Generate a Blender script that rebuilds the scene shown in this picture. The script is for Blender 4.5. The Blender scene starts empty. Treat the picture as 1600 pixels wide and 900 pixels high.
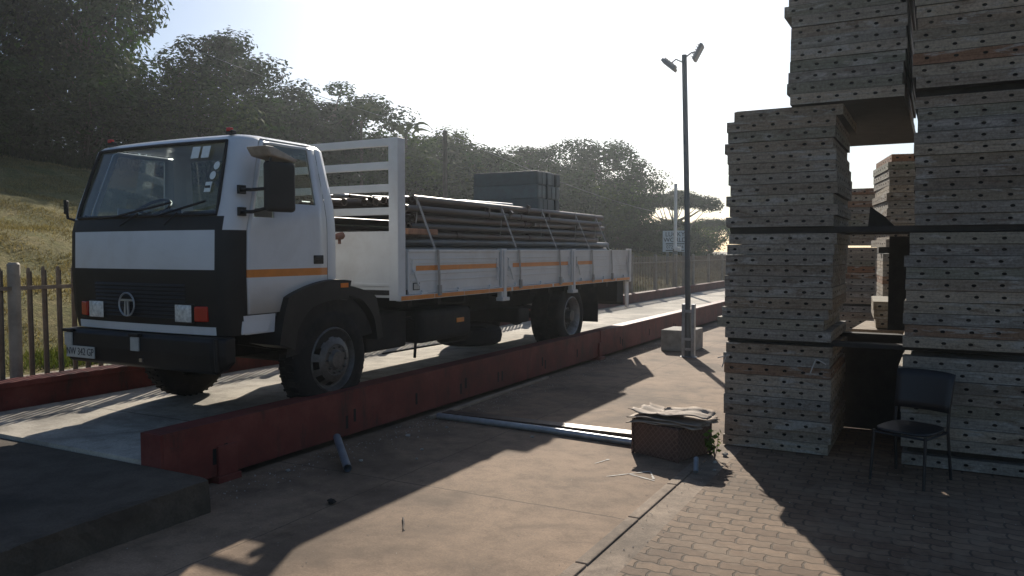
import bpy, bmesh, math, random
import numpy as np
from mathutils import Vector, Matrix, Euler

sc = bpy.context.scene
col = sc.collection
R = math.radians
rnd = random.Random(7)

# ------------------------------------------------------------------ camera, sky, sun, exposure
cam_d = bpy.data.cameras.new('camera')
cam = bpy.data.objects.new('camera', cam_d)
col.objects.link(cam)
cam_d.sensor_width = 36.0
cam_d.lens = 36.0 * 1240 / 1600
cam_d.clip_start = 0.05
cam_d.clip_end = 3000
cam.location = (0, 0, 1.9)
cam.rotation_euler = (R(90 - 2.68), 0, R(28.2))
sc.camera = cam

SUN_EL, SUN_AZ = 28.5, -25.5            # azimuth measured clockwise from +Y
w = bpy.data.worlds.new('World')
sc.world = w
w.use_nodes = True
nt = w.node_tree
bg = nt.nodes['Background']
sky = nt.nodes.new('ShaderNodeTexSky')
sky.sky_type = 'NISHITA'
sky.sun_disc = False
sky.sun_elevation = R(SUN_EL)
sky.sun_rotation = R(SUN_AZ)
sky.air_density = 1.0
sky.altitude = 200
sky.dust_density = 1.2
sky.ozone_density = 3.5
nt.links.new(sky.outputs[0], bg.inputs[0])
bg.inputs[1].default_value = 0.072

sd = bpy.data.lights.new('sun', 'SUN')
sd.energy = 5.0
sd.angle = R(0.6)
sd.color = (1.0, 0.92, 0.80)
so = bpy.data.objects.new('sun', sd)
col.objects.link(so)
sdir = Vector((math.sin(R(SUN_AZ)) * math.cos(R(SUN_EL)), math.cos(R(SUN_AZ)) * math.cos(R(SUN_EL)), math.sin(R(SUN_EL))))
so.rotation_euler = (-sdir).to_track_quat('-Z', 'Y').to_euler()
so.location = sdir * 60

sc.view_settings.view_transform = 'Standard'
sc.view_settings.look = 'None'
sc.view_settings.gamma = 1.0
sc.view_settings.exposure = 0.42
sc.render.engine = 'CYCLES'
sc.cycles.use_denoising = True
sc.cycles.max_bounces = 8
sc.cycles.transparent_max_bounces = 12
sc.cycles.volume_bounces = 0

# ------------------------------------------------------------------ materials
def new_mat(name):
    m = bpy.data.materials.new(name)
    m.use_nodes = True
    return m, m.node_tree, m.node_tree.nodes['Principled BSDF']

def N(t, typ, **kw):
    n = t.nodes.new(typ)
    for k, v in kw.items():
        setattr(n, k, v)
    return n

def ramp(t, fac, stops):
    r = N(t, 'ShaderNodeValToRGB')
    e = r.color_ramp.elements
    while len(e) < len(stops):
        e.new(0.5)
    for i, (p, c) in enumerate(stops):
        e[i].position = p
        e[i].color = (*c, 1) if len(c) == 3 else c
    t.links.new(fac, r.inputs[0])
    return r.outputs[0]

def noise(t, vec, scale, detail=5, rough=0.6, dist=0.0):
    n = N(t, 'ShaderNodeTexNoise')
    n.inputs['Scale'].default_value = scale
    n.inputs['Detail'].default_value = detail
    n.inputs['Roughness'].default_value = rough
    n.inputs['Distortion'].default_value = dist
    t.links.new(vec, n.inputs['Vector'])
    return n.outputs['Fac']

def mix(t, fac, a, b, mode='MIX'):
    m = N(t, 'ShaderNodeMix', data_type='RGBA', blend_type=mode)
    for s, v in ((m.inputs[0], fac), (m.inputs[6], a), (m.inputs[7], b)):
        if isinstance(v, (int, float)):
            s.default_value = v
        elif isinstance(v, tuple):
            s.default_value = (*v, 1)
        else:
            t.links.new(v, s)
    return m.outputs[2]

def mth(t, op, a, b=None, clamp=False):
    m = N(t, 'ShaderNodeMath', operation=op, use_clamp=clamp)
    for s, v in ((m.inputs[0], a), (m.inputs[1], b)):
        if v is None:
            continue
        if isinstance(v, (int, float)):
            s.default_value = v
        else:
            t.links.new(v, s)
    return m.outputs[0]

def pos(t):
    return N(t, 'ShaderNodeNewGeometry').outputs['Position']

def objco(t):
    return N(t, 'ShaderNodeTexCoord').outputs['Object']

def scaled(t, vec, s):
    m = N(t, 'ShaderNodeMapping')
    m.inputs['Scale'].default_value = s
    t.links.new(vec, m.inputs['Vector'])
    return m.outputs[0]

def bump(t, b, h, strength=0.3, dist=0.02):
    n = N(t, 'ShaderNodeBump')
    n.inputs['Strength'].default_value = strength
    n.inputs['Distance'].default_value = dist
    t.links.new(h, n.inputs['Height'])
    t.links.new(n.outputs[0], b.inputs['Normal'])

def simple(name, c, rough=0.6, metal=0.0, var=0.25, scale=6.0, bmp=0.0, dirt=None, dirt_amt=0.5, spec=0.5, world=True):
    m, t, b = new_mat(name)
    v = pos(t) if world else objco(t)
    f = noise(t, v, scale, 6, 0.65)
    d = tuple(x * (1 - var) for x in c)
    u = tuple(min(1, x * (1 + var)) for x in c)
    cc = ramp(t, f, [(0.3, d), (0.7, u)])
    if dirt:
        f2 = noise(t, v, scale * 0.35, 8, 0.7, 0.4)
        msk = ramp(t, f2, [(0.52, (0, 0, 0)), (0.72, (dirt_amt,) * 3)])
        cc = mix(t, msk, cc, dirt)
    t.links.new(cc, b.inputs['Base Color'])
    b.inputs['Roughness'].default_value = rough
    b.inputs['Metallic'].default_value = metal
    b.inputs['Specular IOR Level'].default_value = spec
    if bmp:
        bump(t, b, noise(t, v, scale * 5, 6, 0.7), bmp, 0.01)
    return m

M = {}
M['truck_white'] = simple('truck_white_paint', (0.61, 0.625, 0.63), 0.30, var=0.05, scale=2.5, dirt=(0.34, 0.30, 0.25), dirt_amt=0.34)
M['bed_white'] = simple('bed_white_paint', (0.60, 0.605, 0.595), 0.5, var=0.06, scale=3, dirt=(0.36, 0.30, 0.25), dirt_amt=0.42)
M['truck_black'] = simple('truck_black_plastic', (0.012, 0.012, 0.013), 0.5, var=0.2, scale=4, dirt=(0.05, 0.045, 0.04), dirt_amt=0.4, spec=0.3)
M['chassis'] = simple('chassis_black', (0.014, 0.013, 0.013), 0.75, var=0.3, scale=6, dirt=(0.05, 0.042, 0.035), dirt_amt=0.5, spec=0.25)
M['orange'] = simple('orange_tape', (0.62, 0.20, 0.022), 0.4, var=0.1, scale=9, dirt=(0.35, 0.16, 0.06), dirt_amt=0.4)
M['tyre'] = simple('tyre_rubber', (0.016, 0.015, 0.015), 0.85, var=0.3, scale=9, dirt=(0.06, 0.05, 0.042), dirt_amt=0.6, spec=0.2)
M['rim'] = simple('rim_steel', (0.10, 0.095, 0.09), 0.5, 0.35, var=0.35, scale=12, dirt=(0.05, 0.035, 0.025), dirt_amt=0.7)
M['rim_dark'] = simple('rim_dark', (0.06, 0.055, 0.05), 0.6, 0.2, var=0.35, scale=12, dirt=(0.04, 0.03, 0.022), dirt_amt=0.7)
M['rim_pale'] = simple('rim_pale', (0.30, 0.29, 0.28), 0.5, 0.3, var=0.3, scale=12, dirt=(0.08, 0.055, 0.04), dirt_amt=0.7)
M['chrome'] = simple('dull_chrome', (0.55, 0.55, 0.56), 0.28, 0.9, var=0.1)
M['silver'] = simple('reflector_silver', (0.60, 0.60, 0.56), 0.15, 0.0, var=0.35, scale=30)
M['red_lens'] = simple('red_lens', (0.42, 0.025, 0.015), 0.2, var=0.1)
M['amber'] = simple('amber_lens', (0.75, 0.20, 0.03), 0.25, var=0.1)
M['sticker'] = simple('sticker_paper', (0.72, 0.78, 0.76), 0.6, var=0.08, scale=30)
M['seat'] = simple('seat_vinyl', (0.05, 0.055, 0.065), 0.7, var=0.2)
M['dash'] = simple('dash_plastic', (0.045, 0.048, 0.05), 0.6, var=0.2)
M['plate'] = simple('plate_white', (0.42, 0.42, 0.39), 0.5, var=0.1, scale=20)
M['ink'] = simple('ink_dark', (0.02, 0.022, 0.025), 0.6, var=0.1)
M['strap'] = simple('strap_webbing', (0.30, 0.285, 0.26), 0.85, var=0.25, scale=8)
M['cable'] = simple('cable_black', (0.03, 0.03, 0.03), 0.6)
M['red_steel'] = None
M['galv'] = simple('galvanised', (0.36, 0.38, 0.40), 0.42, 0.6, var=0.25, scale=10, dirt=(0.18, 0.15, 0.13), dirt_amt=0.5)
M['pipe_grey'] = simple('grey_pipe', (0.20, 0.225, 0.25), 0.38, 0.1, var=0.2, scale=5, dirt=(0.15, 0.13, 0.11), dirt_amt=0.5)
M['fence'] = simple('fence_steel', (0.19, 0.15, 0.115), 0.7, 0.0, var=0.3, scale=7, dirt=(0.13, 0.06, 0.03), dirt_amt=0.6)
M['fence_post'] = simple('fence_post', (0.27, 0.24, 0.20), 0.7, 0.1, var=0.25, scale=5, dirt=(0.12, 0.07, 0.04), dirt_amt=0.6)
M['pole'] = simple('pole_steel', (0.13, 0.145, 0.15), 0.55, 0.3, var=0.2, scale=3)
M['pole_white'] = simple('pole_white', (0.62, 0.63, 0.62), 0.5, var=0.1)
M['sign_blue'] = simple('sign_paint', (0.42, 0.50, 0.56), 0.5, var=0.06)
M['lamp_grey'] = simple('lamp_housing', (0.24, 0.25, 0.26), 0.5, 0.2, var=0.15)
M['concrete_block'] = simple('concrete_block', (0.33, 0.30, 0.26), 0.9, var=0.3, scale=5, bmp=0.3, dirt=(0.14, 0.12, 0.10), dirt_amt=0.6)
M['chair_black'] = simple('chair_black', (0.008, 0.009, 0.011), 0.45, var=0.2, scale=6)
M['white_paint'] = simple('paint_splash', (0.40, 0.37, 0.33), 0.8, var=0.15, scale=20)
M['bark'] = simple('bark', (0.085, 0.065, 0.05), 0.9, var=0.4, scale=8, bmp=0.5)
M['pole_wood'] = simple('pole_wood', (0.10, 0.085, 0.07), 0.9, var=0.3, scale=8)
M['lath'] = simple('lath_wood', (0.28, 0.22, 0.16), 0.85, var=0.25, scale=5)
M['plaster'] = simple('plaster_strip', (0.36, 0.32, 0.27), 0.9, var=0.3, scale=6, bmp=0.3)

def rusty(name, base, rust, amt):
    m, t, b = new_mat(name)
    v = pos(t)
    oi = N(t, 'ShaderNodeObjectInfo').outputs['Random']
    f = noise(t, scaled(t, v, (9, 1.6, 9)), 1.0, 6, 0.7, 0.3)
    r = ramp(t, f, [(0.5 - amt * 0.35, (0, 0, 0)), (0.62, (1, 1, 1))])
    c = mix(t, r, base, rust)
    k = mth(t, 'ADD', mth(t, 'MULTIPLY', oi, 0.9), 0.5)
    cb = N(t, 'ShaderNodeCombineColor')
    for i in range(3):
        t.links.new(k, cb.inputs[i])
    c = mix(t, 1.0, c, cb.outputs[0], 'MULTIPLY')
    t.links.new(c, b.inputs['Base Color'])
    b.inputs['Roughness'].default_value = 0.48
    b.inputs['Metallic'].default_value = 0.35
    return m
M['tube_rusty'] = rusty('rusty_tube', (0.095, 0.082, 0.072), (0.075, 0.043, 0.031), 0.5)
M['tube_grey'] = rusty('grey_tube', (0.21, 0.22, 0.235), (0.15, 0.12, 0.10), 0.2)
M['box_grey'] = rusty('grey_block', (0.085, 0.102, 0.104), (0.08, 0.085, 0.085), 0.3)

def red_steel():
    m, t, b = new_mat('red_oxide_paint')
    v = pos(t)
    f = noise(t, v, 2.2, 8, 0.7)
    c = ramp(t, f, [(0.28, (0.07, 0.018, 0.015)), (0.5, (0.14, 0.028, 0.022)), (0.72, (0.20, 0.055, 0.043))])
    st = noise(t, scaled(t, v, (1, 5.5, 1.3)), 1.0, 7, 0.75)
    ms = ramp(t, st, [(0.53, (0, 0, 0)), (0.66, (0.9, 0.9, 0.9))])
    c = mix(t, ms, c, (0.05, 0.022, 0.018))
    ch = noise(t, v, 26, 4, 0.6)
    mc = ramp(t, ch, [(0.64, (0, 0, 0)), (0.69, (0.7, 0.7, 0.7))])
    c = mix(t, mc, c, (0.07, 0.035, 0.03))
    t.links.new(c, b.inputs['Base Color'])
    b.inputs['Roughness'].default_value = 0.62
    b.inputs['Specular IOR Level'].default_value = 0.3
    bump(t, b, f, 0.15, 0.02)
    return m
M['red_steel'] = red_steel()

def concrete(name, base, joints=False, dusty=0.0, scale=1.0):
    m, t, b = new_mat(name)
    v = pos(t)
    f1 = noise(t, v, 0.55 * scale, 8, 0.62, 0.3)
    f2 = noise(t, v, 4.5 * scale, 8, 0.7)
    f3 = noise(t, v, 60, 3, 0.6)
    dk = tuple(x * 0.62 for x in base)
    lt = tuple(min(1, x * 1.22) for x in base)
    c = ramp(t, f1, [(0.30, tuple(x * 0.45 for x in base)), (0.42, dk), (0.52, base), (0.66, lt)])
    c2 = ramp(t, f2, [(0.3, (0.62, 0.60, 0.58)), (0.55, (1, 1, 1)), (0.8, (1.12, 1.1, 1.08))])
    c = mix(t, 1.0, c, c2, 'MULTIPLY')
    c3 = ramp(t, f3, [(0.3, (0.8, 0.8, 0.8)), (0.7, (1.12, 1.12, 1.12))])
    c = mix(t, 1.0, c, c3, 'MULTIPLY')
    # oil and rust stains
    f4 = noise(t, v, 1.3, 6, 0.6, 0.8)
    ms = ramp(t, f4, [(0.56, (0, 0, 0)), (0.70, (0.6, 0.6, 0.6))])
    c = mix(t, ms, c, tuple(x * 0.42 for x in base))
    # hairline cracks
    vo = N(t, 'ShaderNodeTexVoronoi', feature='DISTANCE_TO_EDGE')
    wv = N(t, 'ShaderNodeVectorMath', operation='ADD')
    nz = N(t, 'ShaderNodeTexNoise')
    nz.inputs['Scale'].default_value = 1.6
    nz.inputs['Detail'].default_value = 6
    t.links.new(v, nz.inputs['Vector'])
    t.links.new(v, wv.inputs[0])
    t.links.new(nz.outputs['Color'], wv.inputs[1])
    t.links.new(wv.outputs[0], vo.inputs['Vector'])
    vo.inputs['Scale'].default_value = 0.42
    ck = ramp(t, vo.outputs['Distance'], [(0.0, (1, 1, 1)), (0.006, (0, 0, 0))])
    c = mix(t, mth(t, 'MULTIPLY', ck, 0.16), c, tuple(x * 0.3 for x in base))
    if joints:
        sx = N(t, 'ShaderNodeSeparateXYZ')
        t.links.new(v, sx.inputs[0])
        wob = mth(t, 'MULTIPLY', mth(t, 'SUBTRACT', f2, 0.5), 0.06)
        acc = None
        for ax, p, wd in joints:
            d = mth(t, 'ABSOLUTE', mth(t, 'SUBTRACT', mth(t, 'ADD', sx.outputs[ax], wob), p))
            k = mth(t, 'LESS_THAN', d, wd)
            acc = k if acc is None else mth(t, 'MAXIMUM', acc, k)
        c = mix(t, mth(t, 'MULTIPLY', acc, 0.75), c, tuple(x * 0.28 for x in base))
    t.links.new(c, b.inputs['Base Color'])
    b.inputs['Roughness'].default_value = 0.88
    b.inputs['Specular IOR Level'].default_value = 0.3
    h = mth(t, 'ADD', mth(t, 'MULTIPLY', f2, 0.6), mth(t, 'MULTIPLY', f3, 0.25))
    bump(t, b, h, 0.35, 0.015)
    return m
M['yard'] = concrete('yard_concrete', (0.245, 0.168, 0.110), joints=[(1, 5.26, 0.009), (1, 9.9, 0.010), (0, -3.95, 0.006), (1, 15.5, 0.01)])
M['deck'] = concrete('deck_concrete', (0.46, 0.415, 0.345), joints=[(1, 5.15, 0.012), (1, 10.0, 0.01), (1, 14.0, 0.01), (1, 18.0, 0.01)], scale=0.8)
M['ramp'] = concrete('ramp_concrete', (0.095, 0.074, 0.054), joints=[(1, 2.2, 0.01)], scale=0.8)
M['kerb'] = concrete('kerb_concrete', (0.27, 0.205, 0.15), scale=2.0)

def paver_mat():
    m, t, b = new_mat('interlocking_pavers')
    v = pos(t)
    sx = N(t, 'ShaderNodeSeparateXYZ')
    t.links.new(v, sx.inputs[0])
    x, y = sx.outputs[0], sx.outputs[1]
    # zigzag edges: shift each axis by a triangle wave of the other
    def tri(c, per, amp):
        p = mth(t, 'PINGPONG', c, per / 2)
        return mth(t, 'MULTIPLY', mth(t, 'SUBTRACT', mth(t, 'DIVIDE', p, per / 2), 0.5), amp)
    wob = noise(t, v, 3.0, 3, 0.5)
    y2 = mth(t, 'ADD', mth(t, 'ADD', y, tri(x, 0.115, 0.020)), mth(t, 'MULTIPLY', wob, 0.02))
    x2 = mth(t, 'ADD', x, tri(y, 0.115, 0.012))
    cb = N(t, 'ShaderNodeCombineXYZ')
    t.links.new(x2, cb.inputs[0])
    t.links.new(y2, cb.inputs[1])
    br = N(t, 'ShaderNodeTexBrick')
    br.offset = 0.5
    br.inputs['Scale'].default_value = 1.0
    br.inputs['Brick Width'].default_value = 0.225
    br.inputs['Row Height'].default_value = 0.115
    br.inputs['Mortar Size'].default_value = 0.009
    br.inputs['Mortar Smooth'].default_value = 0.35
    br.inputs['Bias'].default_value = 0.0
    br.inputs['Color1'].default_value = (0.170, 0.108, 0.068, 1)
    br.inputs['Color2'].default_value = (0.270, 0.182, 0.116, 1)
    br.inputs['Mortar'].default_value = (0.105, 0.074, 0.050, 1)
    t.links.new(cb.outputs[0], br.inputs['Vector'])
    f1 = noise(t, v, 1.1, 7, 0.65, 0.4)
    f2 = noise(t, v, 14, 6, 0.7)
    c = mix(t, 1.0, br.outputs['Color'], ramp(t, f1, [(0.3, (0.55, 0.54, 0.52)), (0.6, (1, 1, 1)), (0.8, (1.15, 1.12, 1.08))]), 'MULTIPLY')
    c = mix(t, 1.0, c, ramp(t, f2, [(0.25, (0.65, 0.65, 0.65)), (0.7, (1.12, 1.12, 1.12))]), 'MULTIPLY')
    # sandy dirt drifted over the joints
    f3 = noise(t, v, 2.3, 7, 0.7, 0.6)
    c = mix(t, ramp(t, f3, [(0.50, (0, 0, 0)), (0.68, (0.85, 0.85, 0.85))]), c, (0.20, 0.145, 0.098))
    t.links.new(c, b.inputs['Base Color'])
    b.inputs['Roughness'].default_value = 0.85
    b.inputs['Specular IOR Level'].default_value = 0.3
    h = mth(t, 'SUBTRACT', mth(t, 'MULTIPLY', f2, 0.25), br.outputs['Fac'])
    bump(t, b, h, 0.7, 0.02)
    return m
M['pavers'] = paver_mat()

def dirt_mat():
    m, t, b = new_mat('dusty_ground')
    v = pos(t)
    f1 = noise(t, v, 0.3, 8, 0.65)
    f2 = noise(t, v, 6, 8, 0.75)
    c = ramp(t, f1, [(0.3, (0.16, 0.125, 0.085)), (0.5, (0.25, 0.20, 0.14)), (0.7, (0.13, 0.13, 0.06))])
    c = mix(t, 1.0, c, ramp(t, f2, [(0.25, (0.5, 0.5, 0.5)), (0.75, (1.2, 1.2, 1.2))]), 'MULTIPLY')
    t.links.new(c, b.inputs['Base Color'])
    b.inputs['Roughness'].default_value = 0.95
    bump(t, b, f2, 0.5, 0.05)
    return m
M['dirt'] = dirt_mat()

def bank_mat():
    m, t, b = new_mat('dry_grass_bank')
    v = pos(t)
    f1 = noise(t, v, 0.45, 7, 0.65, 0.4)
    f2 = noise(t, v, 9, 8, 0.75)
    f3 = noise(t, scaled(t, v, (1.0, 0.5, 1)), 2.0, 6, 0.7)
    c = ramp(t, f1, [(0.3, (0.15, 0.145, 0.05)), (0.5, (0.235, 0.20, 0.08)), (0.72, (0.115, 0.13, 0.034))])
    c = mix(t, ramp(t, f3, [(0.5, (0, 0, 0)), (0.7, (0.6, 0.6, 0.6))]), c, (0.36, 0.27, 0.13))
    c = mix(t, 1.0, c, ramp(t, f2, [(0.28, (0.4, 0.4, 0.4)), (0.7, (1.25, 1.25, 1.25))]), 'MULTIPLY')
    t.links.new(c, b.inputs['Base Color'])
    b.inputs['Roughness'].default_value = 0.95
    b.inputs['Specular IOR Level'].default_value = 0.15
    bump(t, b, f2, 0.9, 0.08)
    return m
M['bank'] = bank_mat()

def gravel_mat():
    m, t, b = new_mat('gravel_verge')
    v = pos(t)
    f1 = noise(t, v, 1.5, 7, 0.7)
    vo = N(t, 'ShaderNodeTexVoronoi')
    vo.inputs['Scale'].default_value = 16
    t.links.new(v, vo.inputs['Vector'])
    c = ramp(t, f1, [(0.3, (0.15, 0.12, 0.09)), (0.6, (0.30, 0.25, 0.19))])
    c = mix(t, 0.35, c, vo.outputs['Color'], 'MULTIPLY')
    t.links.new(c, b.inputs['Base Color'])
    b.inputs['Roughness'].default_value = 0.95
    bump(t, b, vo.outputs['Distance'], 0.8, 0.03)
    return m
M['gravel'] = gravel_mat()

def blade_mat(name, c1, c2, trans):
    m, t, b = new_mat(name)
    out = t.nodes['Material Output']
    t.nodes.remove(b)
    v = pos(t)
    f = noise(t, v, 1.4, 5, 0.6)
    c = ramp(t, f, [(0.35, c1), (0.65, c2)])
    g = N(t, 'ShaderNodeAttribute')
    g.attribute_name = 'tint'
    c = mix(t, 1.0, c, g.outputs['Color'], 'MULTIPLY')
    d = N(t, 'ShaderNodeBsdfDiffuse')
    tr = N(t, 'ShaderNodeBsdfTranslucent')
    gl = N(t, 'ShaderNodeBsdfGlossy')
    gl.inputs['Roughness'].default_value = 0.55
    t.links.new(c, d.inputs[0])
    t.links.new(mix(t, 0.45, c, (1.0, 0.95, 0.3), 'MULTIPLY'), tr.inputs[0])
    mx = N(t, 'ShaderNodeMixShader')
    mx.inputs[0].default_value = trans
    t.links.new(d.outputs[0], mx.inputs[1])
    t.links.new(tr.outputs[0], mx.inputs[2])
    m2 = N(t, 'ShaderNodeMixShader')
    fr = N(t, 'ShaderNodeFresnel')
    fr.inputs[0].default_value = 1.35
    t.links.new(mth(t, 'MULTIPLY', fr.outputs[0], 0.025), m2.inputs[0])
    t.links.new(mx.outputs[0], m2.inputs[1])
    t.links.new(gl.outputs[0], m2.inputs[2])
    t.links.new(m2.outputs[0], out.inputs[0])
    return m
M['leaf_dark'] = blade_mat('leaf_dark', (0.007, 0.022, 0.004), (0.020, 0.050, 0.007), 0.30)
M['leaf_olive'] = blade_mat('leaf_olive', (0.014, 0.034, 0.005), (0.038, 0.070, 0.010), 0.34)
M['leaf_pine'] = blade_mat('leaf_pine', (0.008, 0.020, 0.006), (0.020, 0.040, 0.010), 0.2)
M['leaf_bright'] = blade_mat('leaf_bright', (0.07, 0.12, 0.025), (0.11, 0.17, 0.035), 0.4)
M['banana_leaf'] = blade_mat('banana_leaf', (0.028, 0.045, 0.018), (0.045, 0.065, 0.024), 0.3)
M['grass'] = blade_mat('grass_blades', (0.20, 0.165, 0.065), (0.29, 0.23, 0.10), 0.3)
M['grass_green'] = blade_mat('grass_green', (0.08, 0.11, 0.025), (0.14, 0.15, 0.04), 0.35)

def glass(name, tint, rough=0.02, dens=0.25):
    m, t, b = new_mat(name)
    out = t.nodes['Material Output']
    t.nodes.remove(b)
    tr = N(t, 'ShaderNodeBsdfTransparent')
    tr.inputs[0].default_value = (*tint, 1)
    gl = N(t, 'ShaderNodeBsdfGlossy')
    gl.inputs['Roughness'].default_value = rough
    fr = N(t, 'ShaderNodeFresnel')
    fr.inputs[0].default_value = 1.55
    df = N(t, 'ShaderNodeBsdfDiffuse')
    df.inputs[0].default_value = (0.30, 0.32, 0.33, 1)
    md = N(t, 'ShaderNodeMixShader')
    dn = noise(t, pos(t), 3.0, 5, 0.6)
    t.links.new(mth(t, 'MULTIPLY', dn, dens), md.inputs[0])
    t.links.new(tr.outputs[0], md.inputs[1])
    t.links.new(df.outputs[0], md.inputs[2])
    mx = N(t, 'ShaderNodeMixShader')
    t.links.new(mth(t, 'MULTIPLY', fr.outputs[0], 1.5, True), mx.inputs[0])
    t.links.new(md.outputs[0], mx.inputs[1])
    t.links.new(gl.outputs[0], mx.inputs[2])
    t.links.new(mx.outputs[0], out.inputs[0])
    return m
M['glass'] = glass('cab_glass', (0.72, 0.80, 0.79), dens=0.03)
M['lens'] = glass('lamp_lens', (0.9, 0.9, 0.9), dens=0.2)

def panel_mat(name, orange=False):
    m, t, b = new_mat(name)
    v = objco(t)
    oi = N(t, 'ShaderNodeObjectInfo').outputs['Random']
    off = N(t, 'ShaderNodeVectorMath', operation='ADD')
    cbx = N(t, 'ShaderNodeCombineXYZ')
    t.links.new(mth(t, 'MULTIPLY', oi, 37.0), cbx.inputs[0])
    t.links.new(mth(t, 'MULTIPLY', oi, 91.0), cbx.inputs[2])
    t.links.new(v, off.inputs[0])
    t.links.new(cbx.outputs[0], off.inputs[1])
    v = off.outputs[0]
    if orange:
        base = ramp(t, oi, [(0.0, (0.27, 0.135, 0.075)), (1.0, (0.25, 0.16, 0.105))])
    else:
        base = ramp(t, oi, [(0.0, (0.20, 0.165, 0.13)), (0.14, (0.34, 0.285, 0.225)), (0.28, (0.21, 0.20, 0.185)), (0.42, (0.40, 0.335, 0.26)),
                            (0.56, (0.20, 0.205, 0.165)), (0.7, (0.29, 0.225, 0.165)), (0.85, (0.26, 0.245, 0.22)), (1.0, (0.36, 0.31, 0.25))])
    base = mix(t, 1.0, base, (0.86, 0.85, 0.82), 'MULTIPLY')
    gr = noise(t, scaled(t, v, (3.0, 3.0, 60)), 1.0, 7, 0.75, 0.2)
    c = mix(t, 1.0, base, ramp(t, gr, [(0.28, (0.55, 0.54, 0.52)), (0.5, (0.98, 0.98, 0.98)), (0.75, (1.3, 1.28, 1.24))]), 'MULTIPLY')
    st = noise(t, scaled(t, v, (2.2, 2.2, 14)), 1.0, 7, 0.7, 0.5)
    c = mix(t, ramp(t, st, [(0.53, (0, 0, 0)), (0.61, (0.8, 0.8, 0.8))]), c, (0.34, 0.325, 0.29))
    rs = noise(t, scaled(t, v, (3.5, 3.5, 10)), 1.0, 6, 0.7, 0.8)
    c = mix(t, ramp(t, rs, [(0.54, (0, 0, 0)), (0.68, (0.75, 0.75, 0.75))]), c, (0.12, 0.078, 0.05))
    sp = noise(t, v, 45, 5, 0.7)
    c = mix(t, 1.0, c, ramp(t, sp, [(0.28, (0.6, 0.6, 0.6)), (0.6, (1.08, 1.08, 1.08))]), 'MULTIPLY')
    t.links.new(c, b.inputs['Base Color'])
    b.inputs['Roughness'].default_value = 0.8
    b.inputs['Specular IOR Level'].default_value = 0.3
    bump(t, b, gr, 0.4, 0.01)
    return m
M['panel'] = panel_mat('weathered_panel')
M['panel_orange'] = panel_mat('orange_stained_panel', True)
M['hole'] = simple('hole_inside', (0.012, 0.011, 0.01), 0.9, var=0.2)
M['timber'] = simple('dark_timber_and_shade', (0.026, 0.023, 0.020), 0.9, var=0.4, scale=7, bmp=0.4)  # bearers and planks; also painted shade on panel undersides and gap sheets

def cardboard_mat():
    m, t, b = new_mat('weathered_sheet')
    v = pos(t)
    f = noise(t, scaled(t, v, (3, 10, 3)), 1.2, 6, 0.7, 0.3)
    c = ramp(t, f, [(0.3, (0.17, 0.12, 0.085)), (0.5, (0.30, 0.225, 0.165)), (0.72, (0.40, 0.325, 0.25))])
    t.links.new(c, b.inputs['Base Color'])
    b.inputs['Roughness'].default_value = 0.8
    bump(t, b, f, 0.3, 0.01)
    return m
M['card'] = cardboard_mat()

def crate_mat():
    m, t, b = new_mat('woven_rusty_box')
    v = objco(t)
    sx = N(t, 'ShaderNodeSeparateXYZ')
    t.links.new(v, sx.inputs[0])
    a = mth(t, 'ADD', sx.outputs[0], sx.outputs[1])
    d1 = mth(t, 'PINGPONG', mth(t, 'ADD', a, sx.outputs[2]), 0.030)
    d2 = mth(t, 'PINGPONG', mth(t, 'SUBTRACT', a, sx.outputs[2]), 0.030)
    g = mth(t, 'MINIMUM', d1, d2)
    k = ramp(t, mth(t, 'DIVIDE', g, 0.03), [(0.12, (1, 1, 1)), (0.3, (0, 0, 0))])
    f = noise(t, v, 9, 6, 0.7)
    c = ramp(t, f, [(0.3, (0.055, 0.026, 0.018)), (0.7, (0.12, 0.06, 0.042))])
    c = mix(t, k, c, (0.17, 0.10, 0.07))
    t.links.new(c, b.inputs['Base Color'])
    b.inputs['Roughness'].default_value = 0.7
    bump(t, b, k, 0.6, 0.01)
    return m
M['crate'] = crate_mat()

# ------------------------------------------------------------------ mesh helpers
def origin_of(o):
    p = Vector((0, 0, 0))
    while o is not None:
        p += o.location
        o = o.parent
    return p

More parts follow.
